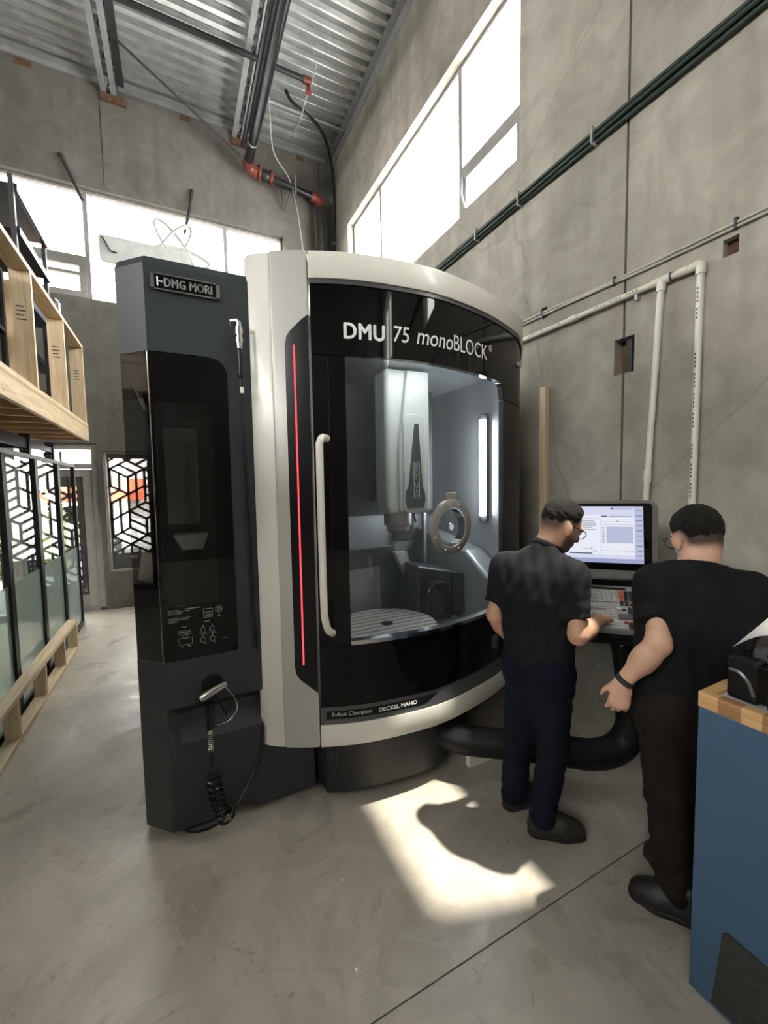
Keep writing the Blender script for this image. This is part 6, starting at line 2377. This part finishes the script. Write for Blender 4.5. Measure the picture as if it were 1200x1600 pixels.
cfg1 = dict(skin='skin1', shirt='polo', trousers='navy', sole='shoe_black', shoe_mat='shoe', seed=3, hipw=0.172, waistw=0.165, chestw=0.185,
            sleeve=0.74, sleevew=0.064, hem=0.815, collar_cut=0.040, collar_r=0.068, collar_t=0.008, collar_h=2.2, thigh=0.098, knee=0.072, cuff=0.062,
            nape=-0.060, soft=0.045, crop=0.88, top_lift=0.046, hair_h=0.007, quiff=0.9, beard=True, sleeve_mark=(1.605, 1.205, 1.175),
            shoes=(((1.492, 1.425), (1.722, 1.268)), ((1.490, 1.590), (1.755, 1.560))))
build_person(P1, (1.56, 1.43, 0), 'person in black polo shirt and navy trousers typing at the console', cfg1)

P2 = dict(face=(0.45, 0.89, 0), front=(0.55, 0.83, 0), nod=0.42,
          head=(1.868, 0.905, 1.520), neck=(1.820, 0.872, 1.400), chest=(1.800, 0.862, 1.190), waist=(1.775, 0.890, 0.985), pelvis=(1.765, 0.902, 0.865),
          shL=(1.708, 0.958, 1.350), shR=(1.915, 0.752, 1.330), elL=(1.602, 0.890, 1.130), elR=(2.010, 0.800, 1.120),
          wrL=(1.540, 0.985, 0.955), wrR=(1.985, 1.010, 1.060),
          hipL=(1.708, 0.935, 0.83), hipR=(1.825, 0.862, 0.83), knL=(1.735, 0.912, 0.46), knR=(1.862, 0.885, 0.46), anL=(1.742, 0.872, 0.085), anR=(1.875, 0.905, 0.085),
          handL=(V3(-0.10, 0.10, -1.0), V3(-0.75, -0.65, 0.05), V3(-0.5, 0.82, 0.1), 0.75),
          handR=(V3(0.1, 1, 0.1), V3(0.2, 0, 1), V3(-1, 0.1, 0), 0.5))
cfg2 = dict(skin='skin2', shirt='tee', trousers='brown_trouser', sole='shoe_black', shoe_mat='shoe_black', seed=8, hipw=0.170, waistw=0.160, chestw=0.190,
            sleeve=0.66, sleevew=0.070, hem=0.83, collar_cut=0.018, collar_r=0.071, collar_t=0.006, collar_h=1.3, thigh=0.100, knee=0.078, cuff=0.070,
            nape=-0.060, soft=0.020, crop=0.92, top_lift=0.028, hair_h=0.006, quiff=0.6, beard=False,
            shoes=(((1.765, 0.782), (1.640, 1.010)), ((1.860, 0.845), (1.905, 1.095))))
pb = build_person(P2, (1.78, 0.87, 0), 'person in black t-shirt and brown-black trousers watching the screen with arm hanging', cfg2)
# wristband and ring on the hanging hand
w0 = V3(1.540, 0.985, 0.955)
fa = unit(w0 - V3(1.602, 0.890, 1.130))
bm = B()
lathe(bm, [(0.031, -0.011), (0.0345, -0.011), (0.0345, 0.011), (0.031, 0.011), (0.031, -0.011)], tuple(w0 - fa * 0.012), tuple(fa), 20, False)
obj('wristband', bm, 'strap', pb, smooth=True)
d_, n_, s_ = unit(V3(-0.10, 0.10, -1.0)), unit(V3(-0.75, -0.65, 0.05)), unit(V3(-0.5, 0.82, 0.1))
base = w0 + d_ * 0.073 + s_ * (0.030 - 0.0195 * 2)
bm = B()
lathe(bm, [(0.0100, -0.003), (0.0115, -0.003), (0.0115, 0.003), (0.0100, 0.003), (0.0100, -0.003)], tuple(base + d_ * 0.018 - n_ * 0.006), tuple(unit(d_ - n_ * 0.3)), 14, False)
obj('ring', bm, 'gold', pb, smooth=True)
